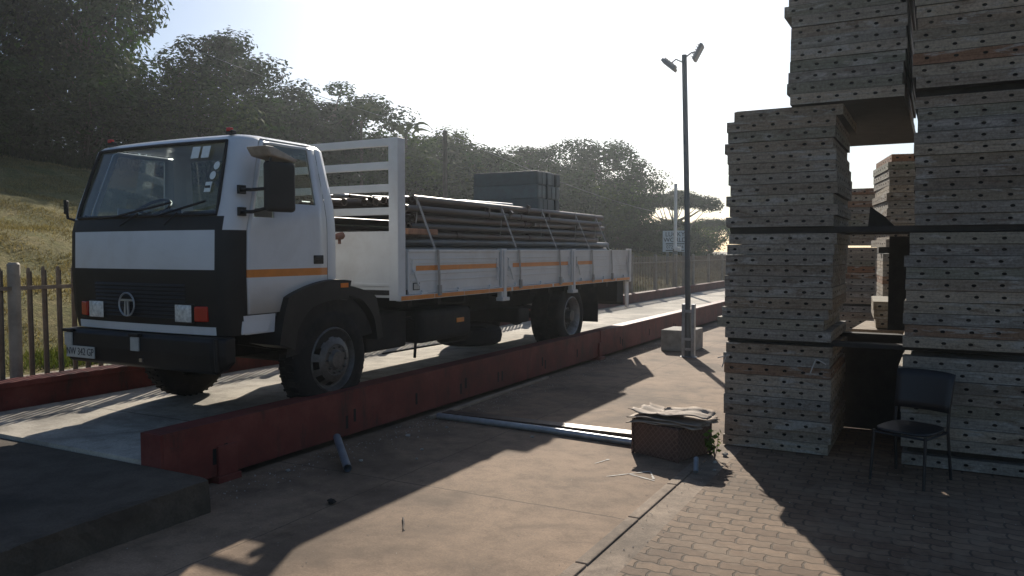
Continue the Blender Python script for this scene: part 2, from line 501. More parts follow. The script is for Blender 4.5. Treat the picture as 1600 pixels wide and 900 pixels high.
class MB:
    def __init__(s):
        s.v, s.f, s.m = [], [], []
    def add(s, vs, fs, mi=0):
        n = len(s.v)
        s.v += [Vector(v) for v in vs]
        s.f += [tuple(i + n for i in f) for f in fs]
        s.m += [mi] * len(fs)
        return s
    def box(s, c, d, rot=None, mi=0):
        x, y, z = d[0] / 2, d[1] / 2, d[2] / 2
        vs = [Vector((sx * x, sy * y, sz * z)) for sz in (-1, 1) for sx, sy in ((-1, -1), (1, -1), (1, 1), (-1, 1))]
        if rot is not None:
            mm = Euler(rot).to_matrix()
            vs = [mm @ v for v in vs]
        vs = [v + Vector(c) for v in vs]
        return s.add(vs, [(0, 3, 2, 1), (4, 5, 6, 7), (0, 1, 5, 4), (1, 2, 6, 5), (2, 3, 7, 6), (3, 0, 4, 7)], mi)
    def bx(s, x0, x1, y0, y1, z0, z1, mi=0):
        return s.box(((x0 + x1) / 2, (y0 + y1) / 2, (z0 + z1) / 2), (abs(x1 - x0), abs(y1 - y0), abs(z1 - z0)), None, mi)
    def tube(s, pts, r, n=8, mi=0, caps=True):
        pts = [Vector(p) for p in pts]
        rs = r if isinstance(r, (list, tuple)) else [r] * len(pts)
        rings = []
        up = None
        for i, p in enumerate(pts):
            d = (pts[min(i + 1, len(pts) - 1)] - pts[max(i - 1, 0)]).normalized()
            if up is None:
                up = Vector((0, 0, 1)) if abs(d.z) < 0.9 else Vector((1, 0, 0))
            a = d.cross(up).normalized()
            b = a.cross(d).normalized()
            up = b
            rings.append([p + rs[i] * (math.cos(2 * math.pi * k / n) * a + math.sin(2 * math.pi * k / n) * b) for k in range(n)])
        vs = [v for r_ in rings for v in r_]
        fs = []
        for i in range(len(rings) - 1):
            for k in range(n):
                k2 = (k + 1) % n
                fs.append((i * n + k, i * n + k2, (i + 1) * n + k2, (i + 1) * n + k))
        if caps:
            fs.append(tuple(range(n - 1, -1, -1)))
            fs.append(tuple((len(rings) - 1) * n + k for k in range(n)))
        return s.add(vs, fs, mi)
    def lathe(s, prof, c, axis='X', n=32, mi=0, skip=None):
        # prof: list of (radius, offset along the axis)
        vs, fs = [], []
        for r, a in prof:
            for k in range(n):
                t = 2 * math.pi * k / n
                p = (a, r * math.cos(t), r * math.sin(t)) if axis == 'X' else ((r * math.cos(t), r * math.sin(t), a) if axis == 'Z' else (r * math.sin(t), a, r * math.cos(t)))
                vs.append(Vector(p) + Vector(c))
        for i in range(len(prof) - 1):
            for k in range(n):
                if skip and skip(i, k):
                    continue
                k2 = (k + 1) % n
                fs.append((i * n + k, i * n + k2, (i + 1) * n + k2, (i + 1) * n + k))
        return s.add(vs, fs, mi)
    def prism(s, poly, axis, a0, a1, mi=0):
        # poly points in the two other axes, extruded along axis
        def P(p, a):
            return {'X': (a, p[0], p[1]), 'Y': (p[0], a, p[1]), 'Z': (p[0], p[1], a)}[axis]
        n = len(poly)
        vs = [P(p, a0) for p in poly] + [P(p, a1) for p in poly]
        fs = [tuple(range(n - 1, -1, -1)), tuple(range(n, 2 * n))] + [(k, (k + 1) % n, n + (k + 1) % n, n + k) for k in range(n)]
        return s.add(vs, fs, mi)
    def build(s, name, mats, parent=None, base=None, smooth=False, bevel=0.0, seg=2):
        if not isinstance(mats, (list, tuple)):
            mats = [mats]
        org = origin_of(parent) if parent else Vector(base if base else (0, 0, 0))
        me = bpy.data.meshes.new(name)
        me.from_pydata([tuple(v - org) for v in s.v], [], s.f)
        for m_ in mats:
            me.materials.append(m_)
        me.polygons.foreach_set('material_index', s.m)
        bm = bmesh.new()
        bm.from_mesh(me)
        bmesh.ops.recalc_face_normals(bm, faces=bm.faces)
        bm.to_mesh(me)
        bm.free()
        if smooth:
            me.polygons.foreach_set('use_smooth', [True] * len(me.polygons))
            try:
                me.set_sharp_from_angle(angle=R(38))
            except Exception:
                pass
        o = bpy.data.objects.new(name, me)
        col.objects.link(o)
        if parent:
            o.parent = parent
        else:
            o.location = org
        if bevel:
            md = o.modifiers.new('bevel', 'BEVEL')
            md.width = bevel
            md.segments = seg
            md.limit_method = 'ANGLE'
            md.angle_limit = R(35)
        return o

def tag(o, label=None, cat=None, group=None, kind=None):
    for k, v in (('label', label), ('category', cat), ('group', group), ('kind', kind)):
        if v:
            o[k] = v
    return o

def empty(name, loc, label, cat, group=None, rz=0):
    o = bpy.data.objects.new(name, None)
    o.empty_display_size = 0.2
    o.location = loc
    o.rotation_euler = (0, 0, rz)
    col.objects.link(o)
    return tag(o, label, cat, group)

def copy_tree(o, parent=None):
    c = o.copy()
    col.objects.link(c)
    if parent:
        c.parent = parent
    for ch in list(o.children):
        copy_tree(ch, c)
    return c

def lettering(txt, size, loc, rot, mat, parent, name='lettering', ext=0.001, align='CENTER', sx=1.0):
    cu = bpy.data.curves.new(name, 'FONT')
    cu.body = txt
    cu.size = size
    cu.extrude = ext
    cu.align_x = align
    cu.align_y = 'CENTER'
    cu.materials.append(mat)
    tmp = bpy.data.objects.new(name, cu)
    col.objects.link(tmp)
    me_ = bpy.data.meshes.new_from_object(tmp.evaluated_get(bpy.context.evaluated_depsgraph_get()))
    bpy.data.objects.remove(tmp)
    o = bpy.data.objects.new(name, me_)
    col.objects.link(o)
    o.parent = parent
    o.location = Vector(loc) - origin_of(parent)
    o.rotation_euler = rot
    o.scale = (sx, 1, 1)
    return o

def np_mesh(name, V, F, mats, loc=(0, 0, 0), tint=None):
    me = bpy.data.meshes.new(name)
    k = F.shape[1]
    me.vertices.add(len(V))
    me.vertices.foreach_set('co', V.astype(np.float32).ravel())
    me.loops.add(F.size)
    me.loops.foreach_set('vertex_index', F.astype(np.int32).ravel())
    me.polygons.add(len(F))
    me.polygons.foreach_set('loop_start', np.arange(0, F.size, k, dtype=np.int32))
    me.polygons.foreach_set('loop_total', np.full(len(F), k, dtype=np.int32))
    if tint is not None:
        a = me.color_attributes.new('tint', 'FLOAT_COLOR', 'POINT')
        a.data.foreach_set('color', np.c_[tint, np.ones(len(tint))].astype(np.float32).ravel())
    me.update(calc_edges=True)
    me.validate()
    me.materials.append(mats)
    return me

# ------------------------------------------------------------------ the setting
def sheet(name, x0, x1, y0, y1, z, mat):
    o = MB().add([(x0, y0, z), (x1, y0, z), (x1, y1, z), (x0, y1, z)], [(0, 1, 2, 3)]).build(name, mat)
    o['kind'] = 'structure'
    return o
sheet('ground', -900, 900, -700, 1500, -0.03, M['dirt'])
sheet('concrete_yard', -5.2, -1.86, -12, 45, 0.0, M['yard'])
sheet('gravel_yard', -1.62, 14, 10.2, 45, -0.012, M['yard'])
sheet('paving', -1.62, 9, -12, 10.2, 0.0, M['pavers'])
sheet('dirt_strip', -1.86, -1.62, -12, 45, -0.002, M['kerb'])
k = MB()
yy = -6.0
while yy < 7.0:
    L = rnd.uniform(0.8, 1.0)
    k.box((-1.865 + rnd.uniform(-.006, .006), yy + L / 2, -0.014), (0.085, L - 0.012, 0.05), (0, 0, rnd.uniform(-.008, .008)))
    yy += L
ko = k.build('kerb', M['kerb'], bevel=0.008)
ko['kind'] = 'structure'

XD0, XD1 = -8.30, -5.17
d = MB()
gy = np.concatenate([np.linspace(-7, 0, 8)[:-1], np.linspace(0, 3.98, 60)])
def ramp_z(y):
    return float(np.interp(y, [-7, 2.5, 3.98], [0.0, .21, .25]))
xs_r = [-8.29, -7, -6, -5.4, -4.95, -4.72, -4.665, -4.635, -4.63, -4.625, -4.62]
dz_r = [0, 0, 0, 0, 0, -.002, -.004, -.012, -.08, -.15, -.4]
vs, fs = [], []
for y in gy:
    h = ramp_z(y)
    for x, dz in zip(xs_r, dz_r):
        ed = x > -4.68
        vs.append((x + (rnd.uniform(-.010, .006) if ed else 0), y + (rnd.uniform(-.01, .01) if 0 < y < 3.9 else 0) , max(-.04, h + dz * (1 if dz > -.05 else min(1, h / .25)) + (rnd.uniform(-.006, .002) if x > -4.7 and dz > -.05 else 0))))
nxr = len(xs_r)
for i in range(len(gy) - 1):
    for j in range(nxr - 1):
        q = i * nxr + j
        fs.append((q, q + 1, q + nxr + 1, q + nxr))
n = (len(gy) - 1) * nxr
m0 = len(vs)
vs += [(-8.29, 3.98, -.04), (-4.62, 3.98, -.04)]
fs.append(tuple(n + j for j in range(nxr)) + (m0 + 1, m0))
d.add(vs, fs)
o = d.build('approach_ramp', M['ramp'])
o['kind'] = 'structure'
o = MB().bx(-8.29, -5.24, 4.0, 36, 0.06, 0.28).build('weighbridge_deck', M['deck'])
o['kind'] = 'structure'

# near red edge beam of the weighbridge
wb = empty('edge_beam', (-5.2, 4.0, 0), 'long dull red steel edge beam of the weighbridge under the white truck', 'steel beam')
b_ = MB()
for y0, y1 in ((4.02, 12.9), (12.93, 22.0), (22.03, 36)):
    b_.bx(-5.195, -5.17, y0, y1, 0.07, 0.487)
    b_.bx(-5.40, -5.172, y0, y1, 0.4875, 0.50)
    b_.bx(-5.35, -5.1725, y0, y1, 0.055, 0.068)
b_.build('web', M['red_steel'], wb)
MB().bx(-5.40, -5.173, 3.995, 4.018, 0.06, 0.498).build('end_plate', M['red_steel'], wb)
for y in (4.62, 12.92, 22.01):
    f_ = MB()
    f_.bx(-5.40, -5.12, y - .12, y + .12, -0.02, 0.053)
    f_.bx(-5.168, -5.14, y - .10, y + .10, 0.053, 0.30)
    f_.build('foot', M['red_steel'], wb, bevel=0.006)
s_ = MB()
for i, y in enumerate([4.5, 4.62, 6.15, 6.27, 7.35, 8.3, 8.42, 9.25, 9.36, 10.6, 10.7, 11.9, 13.9, 14.02, 15.6, 17.3, 17.42]):
    z = 0.22 + 0.03 * math.sin(i * 2.3)
    s_.box((-5.1685, y, z), (0.004, 0.035, 0.13))
s_.build('slot', M['hole'], wb)

# far red kerb wall and the fence behind it
fw = MB()
fw.bx(-8.55, -8.33, -2, 36, -0.03, 0.50)
fw.bx(-8.57, -8.30, -2, 36, 0.5005, 0.56)
tag(fw.build('kerb_wall', M['red_steel'], base=(-8.44, 10, 0), bevel=0.006), 'low dark red guard wall along the far edge of the weighbridge', 'wall')

# ---- bank (terrain)
def bank_z(X, Y):
    s = np.where(Y < 52, 1.0, np.clip(1 - (Y - 52) / 30, 0, 1))
    dd = np.clip(-10 - X, 0, 20)
    ex = np.clip(-30 - X, 0, 60)
    base = np.where(X < -8.6, 0.34, 0.0)
    bumps = 0.06 * np.sin(X * 1.7 + 0.6 * Y) + 0.05 * np.sin(Y * 1.3 - X * 0.8) + 0.03 * np.sin(3.1 * X + 2.3 * Y)
    return base + s * (0.25 * dd + 0.12 * ex + bumps * np.clip(dd, 0, 1)) - np.clip((Y - 52) / 30, 0, 1) * 0.36
TL_Y = [5, 15, 22, 30, 36, 42, 52, 62, 75]
TL_X = [-30.5, -30, -28, -24, -20, -16.5, -15, -14.5, -14.5]
xs = np.concatenate([[-8.56], np.arange(-8.8, -38, -0.5), np.arange(-38, -140, -5)])
ys = np.concatenate([np.arange(-40, -4, 4), np.arange(-4, 46, 0.5), np.arange(46, 170, 4)])
X, Y = np.meshgrid(xs, ys, indexing='ij')
Z = bank_z(X, Y)
nx, ny = X.shape
idx = np.arange(nx * ny).reshape(nx, ny)
F = np.stack([idx[:-1, :-1], idx[:-1, 1:], idx[1:, 1:], idx[1:, :-1]], -1).reshape(-1, 4)
me = np_mesh('hill', np.stack([X, Y, Z], -1).reshape(-1, 3), F, M['bank'])
me.polygons.foreach_set('use_smooth', [True] * len(me.polygons))
hill = bpy.data.objects.new('hill', me)
col.objects.link(hill)
hill['kind'] = 'structure'
xs = np.arange(-8.57, -10.35, -0.2)
ys = np.arange(-4, 46, 0.5)
X, Y = np.meshgrid(xs, ys, indexing='ij')
nx, ny = X.shape
idx = np.arange(nx * ny).reshape(nx, ny)
F = np.stack([idx[:-1, :-1], idx[:-1, 1:], idx[1:, 1:], idx[1:, :-1]], -1).reshape(-1, 4)
zz = bank_z(X, Y) + 0.02 - np.where(X < -10.1, 0.10, 0)
o = bpy.data.objects.new('gravel_path', np_mesh('gravel_path', np.stack([X, Y, zz], -1).reshape(-1, 3), F, M['gravel']))
col.objects.link(o)
o['kind'] = 'structure'

rg = np.random.default_rng(11)
def blades(name, n, xr, yr, hmin, hmax, wd, mat, mask=None):
    x = rg.uniform(*xr, n)
    y = rg.uniform(*yr, n)
    if mask is not None:
        kk = mask(x, y)
        x, y = x[kk], y[kk]
        n = len(x)
    z = bank_z(x, y)
    h = rg.uniform(hmin, hmax, n)
    a = rg.uniform(0, 2 * np.pi, n)
    dx, dy = np.cos(a) * wd, np.sin(a) * wd
    lx, ly = rg.normal(0, 0.5, n) * h, rg.normal(0, 0.5, n) * h
    V = np.stack([np.stack([x - dx, y - dy, z - .01], -1), np.stack([x + dx, y + dy, z - .01], -1), np.stack([x + lx, y + ly, z + h], -1)], 1).reshape(-1, 3)
    F = np.arange(3 * n).reshape(n, 3)
    tint = np.repeat(rg.uniform(0.55, 1.35, n), 3)[:, None] * np.array([1, 1, 1.0])
    o = bpy.data.objects.new(name, np_mesh(name, V, F, mat, tint=tint))
    col.objects.link(o)
    return o
def clump(x, y):
    return (np.sin(1.9 * x + 1.1 * y) + np.sin(2.7 * y - 1.3 * x) + np.sin(0.7 * x * y * .2 + 5) + rg.normal(0, .8, len(x))) > -0.4
def below_trees(x, y):
    return clump(x, y) & (x > np.interp(y, TL_Y, TL_X) - .5)
tag(blades('grass', 260000, (-31, -10.2), (5, 26), 0.02, 0.085, 0.010, M['grass'], below_trees), 'short dry grass covering the bank behind the fence', 'grass', kind='stuff')
tag(blades('grass', 50000, (-10.9, -10.05), (3, 30), 0.03, 0.15, 0.009, M['grass_green'], clump), 'greener grass tufts along the foot of the bank', 'grass', kind='stuff')
tag(blades('grass', 60000, (-26, -10.2), (26, 66), 0.05, 0.16, 0.018, M['grass'], below_trees), 'dry grass on the far end of the bank', 'grass', kind='stuff')
tag(blades('undergrowth', 90000, (-36, -13.5), (10, 70), 0.10, 0.8, 0.045, M['leaf_dark'], lambda x, y: x < np.interp(y, TL_Y, TL_X) + 0.5 * np.sin(y * 1.7)),
    'dark undergrowth along the foot of the trees', 'undergrowth', kind='stuff')

# ---- fence
fn = empty('palisade_fence', (-8.72, 5, 0.3), 'brown steel palisade fence standing behind the low red wall', 'fence')
pv = MB().prism([(-.020, .30), (.020, .30), (.020, 1.70), (0.008, 1.73), (-0.008, 1.73), (-.020, 1.70)], 'X', -.006, .006)
pv.add([(-.006, -.020, .30), (.022, -.026, .30), (.022, -.026, 1.69), (-.006, -.020, 1.69)], [(0, 1, 2, 3)])
pv.add([(-.006, .020, .30), (.022, .026, .30), (.022, .026, 1.69), (-.006, .020, 1.69)], [(0, 1, 2, 3)])
def place_pale(y, src):
    c = src.copy()
    col.objects.link(c)
    c.location = Vector((-8.72 + rnd.uniform(-.004, .004), y, rnd.uniform(-.02, .01))) - fn.location
    c.rotation_euler = (rnd.uniform(-.008, .008), 0, rnd.uniform(-.05, .05))
pale0 = pv.build('pale', M['fence'], fn)
pale0.location = Vector((-8.72, 4.0, 0)) - fn.location
# pale0 geometry is offset by the parent's origin: undo it
for v in pale0.data.vertices:
    v.co += fn.location
ys_p = [4.0 + .162 * i for i in range(1, 260)]
posts_y = [4.955 + 2.43 * i for i in range(17)]
ys_p = [y for y in ys_p if min(abs(y - p) for p in posts_y) > 0.06]
for y in ys_p[:99]:
    place_pale(y, pale0)
rest = MB()
for y in ys_p[99:]:
    if y > 45:
        break
    rest.bx(-8.732, -8.712, y - .03, y + .03, .3, 1.70)
tag(rest.build('pale', M['fence'], fn), kind='stuff')
for y in posts_y:
    MB().tube([(-8.70, y, .2), (-8.70, y, 1.755), (-8.70, y, 1.775)], [.062, .062, .045], 12).build('post', M['fence_post'], fn, smooth=True)
for z in (0.52, 1.50):
    MB().bx(-8.69, -8.66, 2.0, 45, z - .02, z + .02).build('rail', M['fence'], fn)

# ------------------------------------------------------------------ vegetation
def leaf_cloud(centers, radii, per, size, rng, flat=0.0, long=1.5):
    Vs, Fs, Ts = [], [], []
    base = 0
    for c, r in zip(centers, radii):
        n = int(per * (r / 0.5) ** 1.6)
        dd = rng.normal(size=(n, 3))
        dd /= np.linalg.norm(dd, axis=1)[:, None]
        rad = r * rng.uniform(0.35, 1.0, n) ** 0.4
        rad *= 1 + 0.13 * rng.normal(size=n)
        p = c + dd * rad[:, None] * np.array([1, 1, 1 - flat])
        nr = dd * 0.9 + np.array([0, 0, .55]) + rng.normal(0, .38, (n, 3))
        nr /= np.linalg.norm(nr, axis=1)[:, None] + 1e-9
        a = np.cross(nr, rng.normal(size=(n, 3)))
        a /= np.linalg.norm(a, axis=1)[:, None] + 1e-9
        b = np.cross(nr, a)
        s = size * rng.uniform(0.6, 1.3, n)[:, None]
        q = np.stack([p - a * s * long * .5, p + b * s * .42, p + a * s * long * .5, p - b * s * .42], 1)
        Vs.append(q.reshape(-1, 3))
        Fs.append(np.arange(4 * n).reshape(n, 4) + base)
        base += 4 * n
        tn = rng.uniform(0.5, 1.7) * rng.uniform(0.7, 1.3, n)
        hue = np.stack([tn * rng.uniform(0.85, 1.2), tn, tn * rng.uniform(.8, 1.1)], -1)
        Ts.append(np.repeat(hue, 4, axis=0))
    return np.concatenate(Vs), np.concatenate(Fs), np.concatenate(Ts)

def make_variant(kind, seed):
    """unit tree: height 1, spread 1 -> returned meshes sized for height H metres"""
    rng = np.random.default_rng(seed)
    H = {'tree': 5.5, 'bush': 3.2, 'big': 4.6, 'umb': 4.0}[kind]
    W = {'tree': 4.4, 'bush': 3.6, 'big': 6.2, 'umb': 4.6}[kind]
    cs, rs = [], []
    if kind == 'umb':
        for i in range(80):
            a, r = rng.uniform(0, 2 * np.pi), math.sqrt(rng.uniform(0, 1)) * W / 2
            z = H * (0.90 - 0.16 * (r / (W / 2)) ** 2) + rng.normal(0, .09)
            cs.append((r * math.cos(a), r * math.sin(a), z))
            rs.append(rng.uniform(.30, .58))
        flat, per, size = 0.28, 330, .075
    else:
        nn = {'tree': 60, 'bush': 46, 'big': 105}[kind]
        z0 = {'tree': .10, 'bush': .04, 'big': .06}[kind]
        while len(cs) < nn:
            u = rng.uniform(-1, 1, 3)
            if np.linalg.norm(u) > 1 or np.linalg.norm(u) < 0.35:
                continue
            zz_ = z0 + (0.93 - z0) * (u[2] * .5 + .5)
            k_ = 1.0 + 0.25 * math.sin(3 * math.atan2(u[1], u[0]) + seed)
            cs.append((u[0] * W / 2 * k_, u[1] * W / 2 * k_, zz_ * H))
            rs.append(rng.uniform(.34, .80) * (1.0 if u[2] < .5 else .85))
        flat, per, size = 0.15, 240, {'tree': .092, 'bush': .088, 'big': .088}[kind]
        # loose twigs poking out of the top and sides
        for i in range(16):
            a = rng.uniform(0, 2 * np.pi)
            r = rng.uniform(.15, .52) * W
            cs.append((r * math.cos(a), r * math.sin(a), H * rng.uniform(.5, .96) * (1.02 - 1.3 * (r / W) ** 2)))
            rs.append(rng.uniform(.18, .32))
    cs = np.array(cs)
    V, F, T = leaf_cloud(cs, rs, per, size, rng, flat)
    mat = {'tree': [M['leaf_dark'], M['leaf_olive']][seed % 2], 'bush': [M['leaf_olive'], M['leaf_dark']][seed % 2], 'big': M['leaf_dark'], 'umb': M['leaf_pine']}[kind]
    crown = np_mesh('crown', V, F, mat, tint=T)
    tb = MB()
    top = H * (.62 if kind != 'umb' else .5)
    r0 = {'tree': .17, 'bush': .10, 'big': .26, 'umb': .14}[kind]
    lean = rng.normal(0, .12, 2)
    P = [Vector((lean[0] * t_ * 2 + .04 * math.sin(5 * t_ + seed), lean[1] * t_ * 2, -0.3 + (top + .3) * t_)) for t_ in (0, .25, .5, .75, 1)]
    tb.tube(P, [r0 * 1.15, r0, r0 * .85, r0 * .65, r0 * .45], 8)
    sel = rng.choice(len(cs), min(len(cs), 22 if kind == 'umb' else 14), replace=False)
    for i in sel:
        e = Vector(cs[i])
        if kind == 'umb':
            st = P[rng.integers(2, 5)]
            m1 = st.lerp(e, .5) + Vector((0, 0, -.12 * H * .3))
        else:
            st = P[rng.integers(1, 5)]
            m1 = st.lerp(e, .55) + Vector((rng.normal(0, .1), rng.normal(0, .1), .1))
        tb.tube([st, m1, e], [r0 * .35, r0 * .22, r0 * .07], 5)
    to = tb.build('trunk', M['bark'], smooth=True)
    tm = to.data
    bpy.data.objects.remove(to)
    return H, W, tm, crown

VAR = {k: [make_variant(k, s) for s in ss] for k, ss in (('tree', (3, 4, 8)), ('bush', (5, 6, 9)), ('big', (12,)), ('umb', (21, 22)))}

def tree(name, loc, h, wx, kind, vi, rz, label, cat, group):
    H, W, tm, cm = VAR[kind][vi % len(VAR[kind])]
    r = empty(name, loc, label, cat, group, rz)
    for nm, me_ in (('trunk', tm), ('crown', cm)):
        c = bpy.data.objects.new(nm, me_)
        col.objects.link(c)
        c.parent = r
        c.scale = (wx / W, wx / W, h / H)
    return r

G1, G2 = 'trees on top of the bank', 'bushes along the edge of the bank'
T = [
    ((-34.8, 8, 5.8), 8.0, 8.0, 'tree', 0, 'tall dark tree on the bank beyond the cab, mostly outside the picture edge'),
    ((-34.6, 13, 5.8), 10.0, 8.6, 'tree', 1, 'dark tree on the bank at the top corner above the fence'),
    ((-33.8, 17.5, 5.7), 10.6, 8.4, 'tree', 2, 'tallest dark tree, rising out of the picture above the fence post'),
    ((-32.5, 21.6, 5.6), 10.6, 7.4, 'tree', 0, 'dense dark tree with its top cut off, above the truck windscreen'),
    ((-30.4, 26.5, 5.3), 6.9, 7.4, 'tree', 1, 'tree with thin bare twigs on top against pale sky, above the cab roof'),
    ((-27.8, 31, 4.7), 6.4, 8.0, 'tree', 2, 'rounded tree on the slope above the rear of the cab'),
    ((-24.5, 36, 3.9), 5.0, 7.4, 'tree', 0, 'tree behind the wild banana plants, over the headboard'),
    ((-21.8, 41, 3.2), 5.0, 7.2, 'tree', 1, 'low rounded tree on the skyline above the loaded tubes'),
    ((-21.2, 45, 2.9), 4.6, 6.6, 'tree', 2, 'low tree at the dip of the skyline behind the grey blocks'),
]
for i, (l, h, wx, kd, vi, lb) in enumerate(T):
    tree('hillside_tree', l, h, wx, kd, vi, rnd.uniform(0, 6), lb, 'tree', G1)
B = [
    ((-31.1, 9, 5.4), 5.2, 6.4, 0, 'green bush at the crest of the grass, farthest along the bank from the pole'),
    ((-31.2, 13, 5.4), 4.2, 6.4, 1, 'leafy green bush above the dry grass, cut off by the picture edge'),
    ((-30.8, 16.5, 5.3), 3.8, 6.2, 2, 'dark bush at the top of the grass above the fence post'),
    ((-29.9, 20, 5.1), 4.0, 6.4, 0, 'dark bush directly above the windscreen'),
    ((-28.5, 23.5, 4.8), 4.6, 6.2, 1, 'olive bush above the cab roof marker'),
    ((-26.4, 27, 4.3), 4.6, 6.0, 2, 'olive bush rising behind the rear of the cab'),
    ((-25.0, 30, 4.0), 4.0, 5.8, 0, 'sunlit olive bush seen through the upper headboard rails'),
    ((-23.0, 33, 3.5), 4.2, 6.4, 1, 'hazy bush just behind the headboard post'),
    ((-21.3, 35.5, 3.1), 4.2, 6.2, 2, 'hazy bush around the dark timber pole'),
    ((-19.8, 38, 2.7), 3.9, 6.0, 0, 'hazy bush behind the stacked grey blocks'),
    ((-18.2, 41, 2.3), 4.2, 5.8, 1, 'bush between the grey blocks and the big round tree'),
    ((-17.0, 45, 2.0), 2.7, 4.6, 2, 'bush in front of the big round tree, over the load end'),
    ((-16.2, 49, 1.8), 2.2, 4.4, 0, 'bush at the foot of the big round tree'),
    ((-17.2, 61, 1.4), 3.0, 5.4, 1, 'low bush between the two flat-topped trees'),
    ((-16.6, 54, 1.6), 2.7, 4.4, 2, 'bush behind the blue signboard'),
    ((-15.2, 70, .5), 1.2, 4.0, 0, 'small bush by the panel stack at the far end of the bank'),
]
for l, h, wx, vi, lb in B:
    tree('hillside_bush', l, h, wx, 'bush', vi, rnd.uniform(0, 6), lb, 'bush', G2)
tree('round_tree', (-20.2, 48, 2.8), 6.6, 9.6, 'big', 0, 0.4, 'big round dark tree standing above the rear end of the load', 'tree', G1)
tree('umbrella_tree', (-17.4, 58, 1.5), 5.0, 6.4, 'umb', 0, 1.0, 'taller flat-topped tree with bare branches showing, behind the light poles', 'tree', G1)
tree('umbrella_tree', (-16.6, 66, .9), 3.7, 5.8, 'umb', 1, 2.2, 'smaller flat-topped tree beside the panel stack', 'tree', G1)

def banana(loc, h, seed, label):
    rng = random.Random(seed)
    r = empty('wild_banana', loc, label, 'plant', 'wild banana plants on the skyline')
    L = Vector(loc)
    MB().tube([L + Vector((0, 0, -2.6)), L + Vector((.03, 0, h * .5))], [.09, .06], 7).build('trunk', M['bark'], r, smooth=True)
    for i in range(9):
        a = i * 0.73 + rng.uniform(-.3, .3)
        ln, up = rng.uniform(1.0, 1.5), rng.uniform(.7, 1.6)
        mb = MB()
        rows = []
        for t_ in np.linspace(0, 1, 9):
            out = ln * t_ * (0.55 + .35 * t_)
            z = h * .45 + up * t_ * 1.1 - 0.75 * up * t_ ** 3.2
            wdt = 0.02 if t_ < .3 else .25 * math.sin(math.pi * min(1, (t_ - .3) / .72)) + .012
            c = L + Vector((math.cos(a) * out, math.sin(a) * out, z))
            sd_ = Vector((-math.sin(a), math.cos(a), 0.0)) * wdt
            rows.append((c - sd_ + Vector((0, 0, wdt * .35)), c, c + sd_ + Vector((0, 0, wdt * .35))))
        vs = [p for rr in rows for p in rr]
        fs = []
        for j in range(8):
            for q in range(2):
                fs.append((j * 3 + q, j * 3 + q + 1, j * 3 + q + 4, j * 3 + q + 3))
        o = mb.add(vs, fs).build('leaf', M['banana_leaf'], r)
        at = o.data.color_attributes.new('tint', 'FLOAT_COLOR', 'POINT')
        at.data.foreach_set('color', [1.0] * (4 * len(o.data.vertices)))
banana((-23.4, 29.0, 6.6), 2.5, 1, 'wild banana plant with upright broad leaves above the headboard')
banana((-22.2, 30.8, 6.0), 2.5, 2, 'wild banana plant with drooping leaves beside the headboard post')

# ------------------------------------------------------------------ the truck
CX = -6.43
GZ = 0.285
trk = empty('flatbed_truck', (CX, 9.5, GZ), 'white flatbed truck with black grille and orange stripes parked on the weighbridge', 'truck')

def cab_ring(z):
    zs = [1.16, 1.33, 1.665, 1.735, 2.08, 2.20, 2.34, 2.84, 2.90, 2.945, 2.965]
    yf = np.interp(z, zs, [4.82, 4.79, 4.775, 4.775, 4.785, 4.815, 4.852, 5.0, 5.035, 5.12, 5.30])
    hw = np.interp(z, zs, [1.085, 1.10, 1.11, 1.11, 1.11, 1.105, 1.095, 1.035, 1.015, 0.96, 0.78])
    yr = np.interp(z, zs, [6.24, 6.24, 6.24, 6.24, 6.24, 6.235, 6.23, 6.16, 6.14, 6.09, 5.95])
    bow = 0.045
    pts = []
    fx = hw - 0.15
    for i in range(7):
        u = -1 + 2 * i / 6
        pts.append((CX + u * fx, yf - bow * (1 - u * u) + 0.02))
    side_y = []
    A = yf + 0.19
    def side(sgn):
        X1 = CX + sgn * hw
        c = [(X1 - sgn * 0.075, yf + 0.035), (X1 - sgn * 0.018, yf + 0.10)]
        # door gap, window front, window middle, window rear, door rear
        yB = yf + 0.235
        yC = yB + 0.055
        s = [(X1, A), (X1, yB), (X1, yC), (X1, np.interp(z, [1.2, 2.34, 2.84], [5.36, 5.36, 5.42])), (X1, np.interp(z, [1.2, 2.2, 2.84], [5.93, 5.93, 5.88])), (X1, np.interp(z, [1.2, 2.2, 2.9], [6.06, 6.06, 5.985])), (X1 - sgn * 0.004, yr - 0.09), (X1 - sgn * 0.03, yr - 0.025), (X1 - sgn * .10, yr)]
        return c + s
    r = side(1)
    l = side(-1)
    pts += r
    pts += l[::-1]
    return [(x, y, z) for x, y in pts]
ZL = [1.16, 1.33, 1.665, 1.735, 2.08, 2.20, 2.34, 2.88, 2.92, 2.95, 2.965]
rings = [cab_ring(z) for z in ZL]
NR = len(rings[0])     # 7 front + 11 right + 11 left
def col_kind(k):
    if k < 6: return 'front'
    if k < 9 or k >= NR - 3: return 'corner'     # 6->7->8->9(A)
    kk = k - 9 if k < 18 else (NR - 4) - k       # 0: A-B, 1: B-C, 2: C-M, 3: M-D, 4: D-E, 5: E-F ...
    return 'side%d' % kk if (9 <= k < 17 or k >= 18) else 'rear'
def kind_of(k):
    if k <= 5: return ('front', k)
    if 6 <= k <= 8: return ('corner', k - 6)
    if 9 <= k <= 16: return ('side', k - 9)
    if k == 17: return ('rear', 0)
    if 18 <= k <= 25: return ('side', 25 - k)
    return ('corner', NR - 1 - k)
body, door_cells = MB(), {1: [], -1: []}
allv = [p for r_ in rings for p in r_]
bf, bmi, gl_front, gl_side, gl_rear = [], [], [], {1: [], -1: []}, []
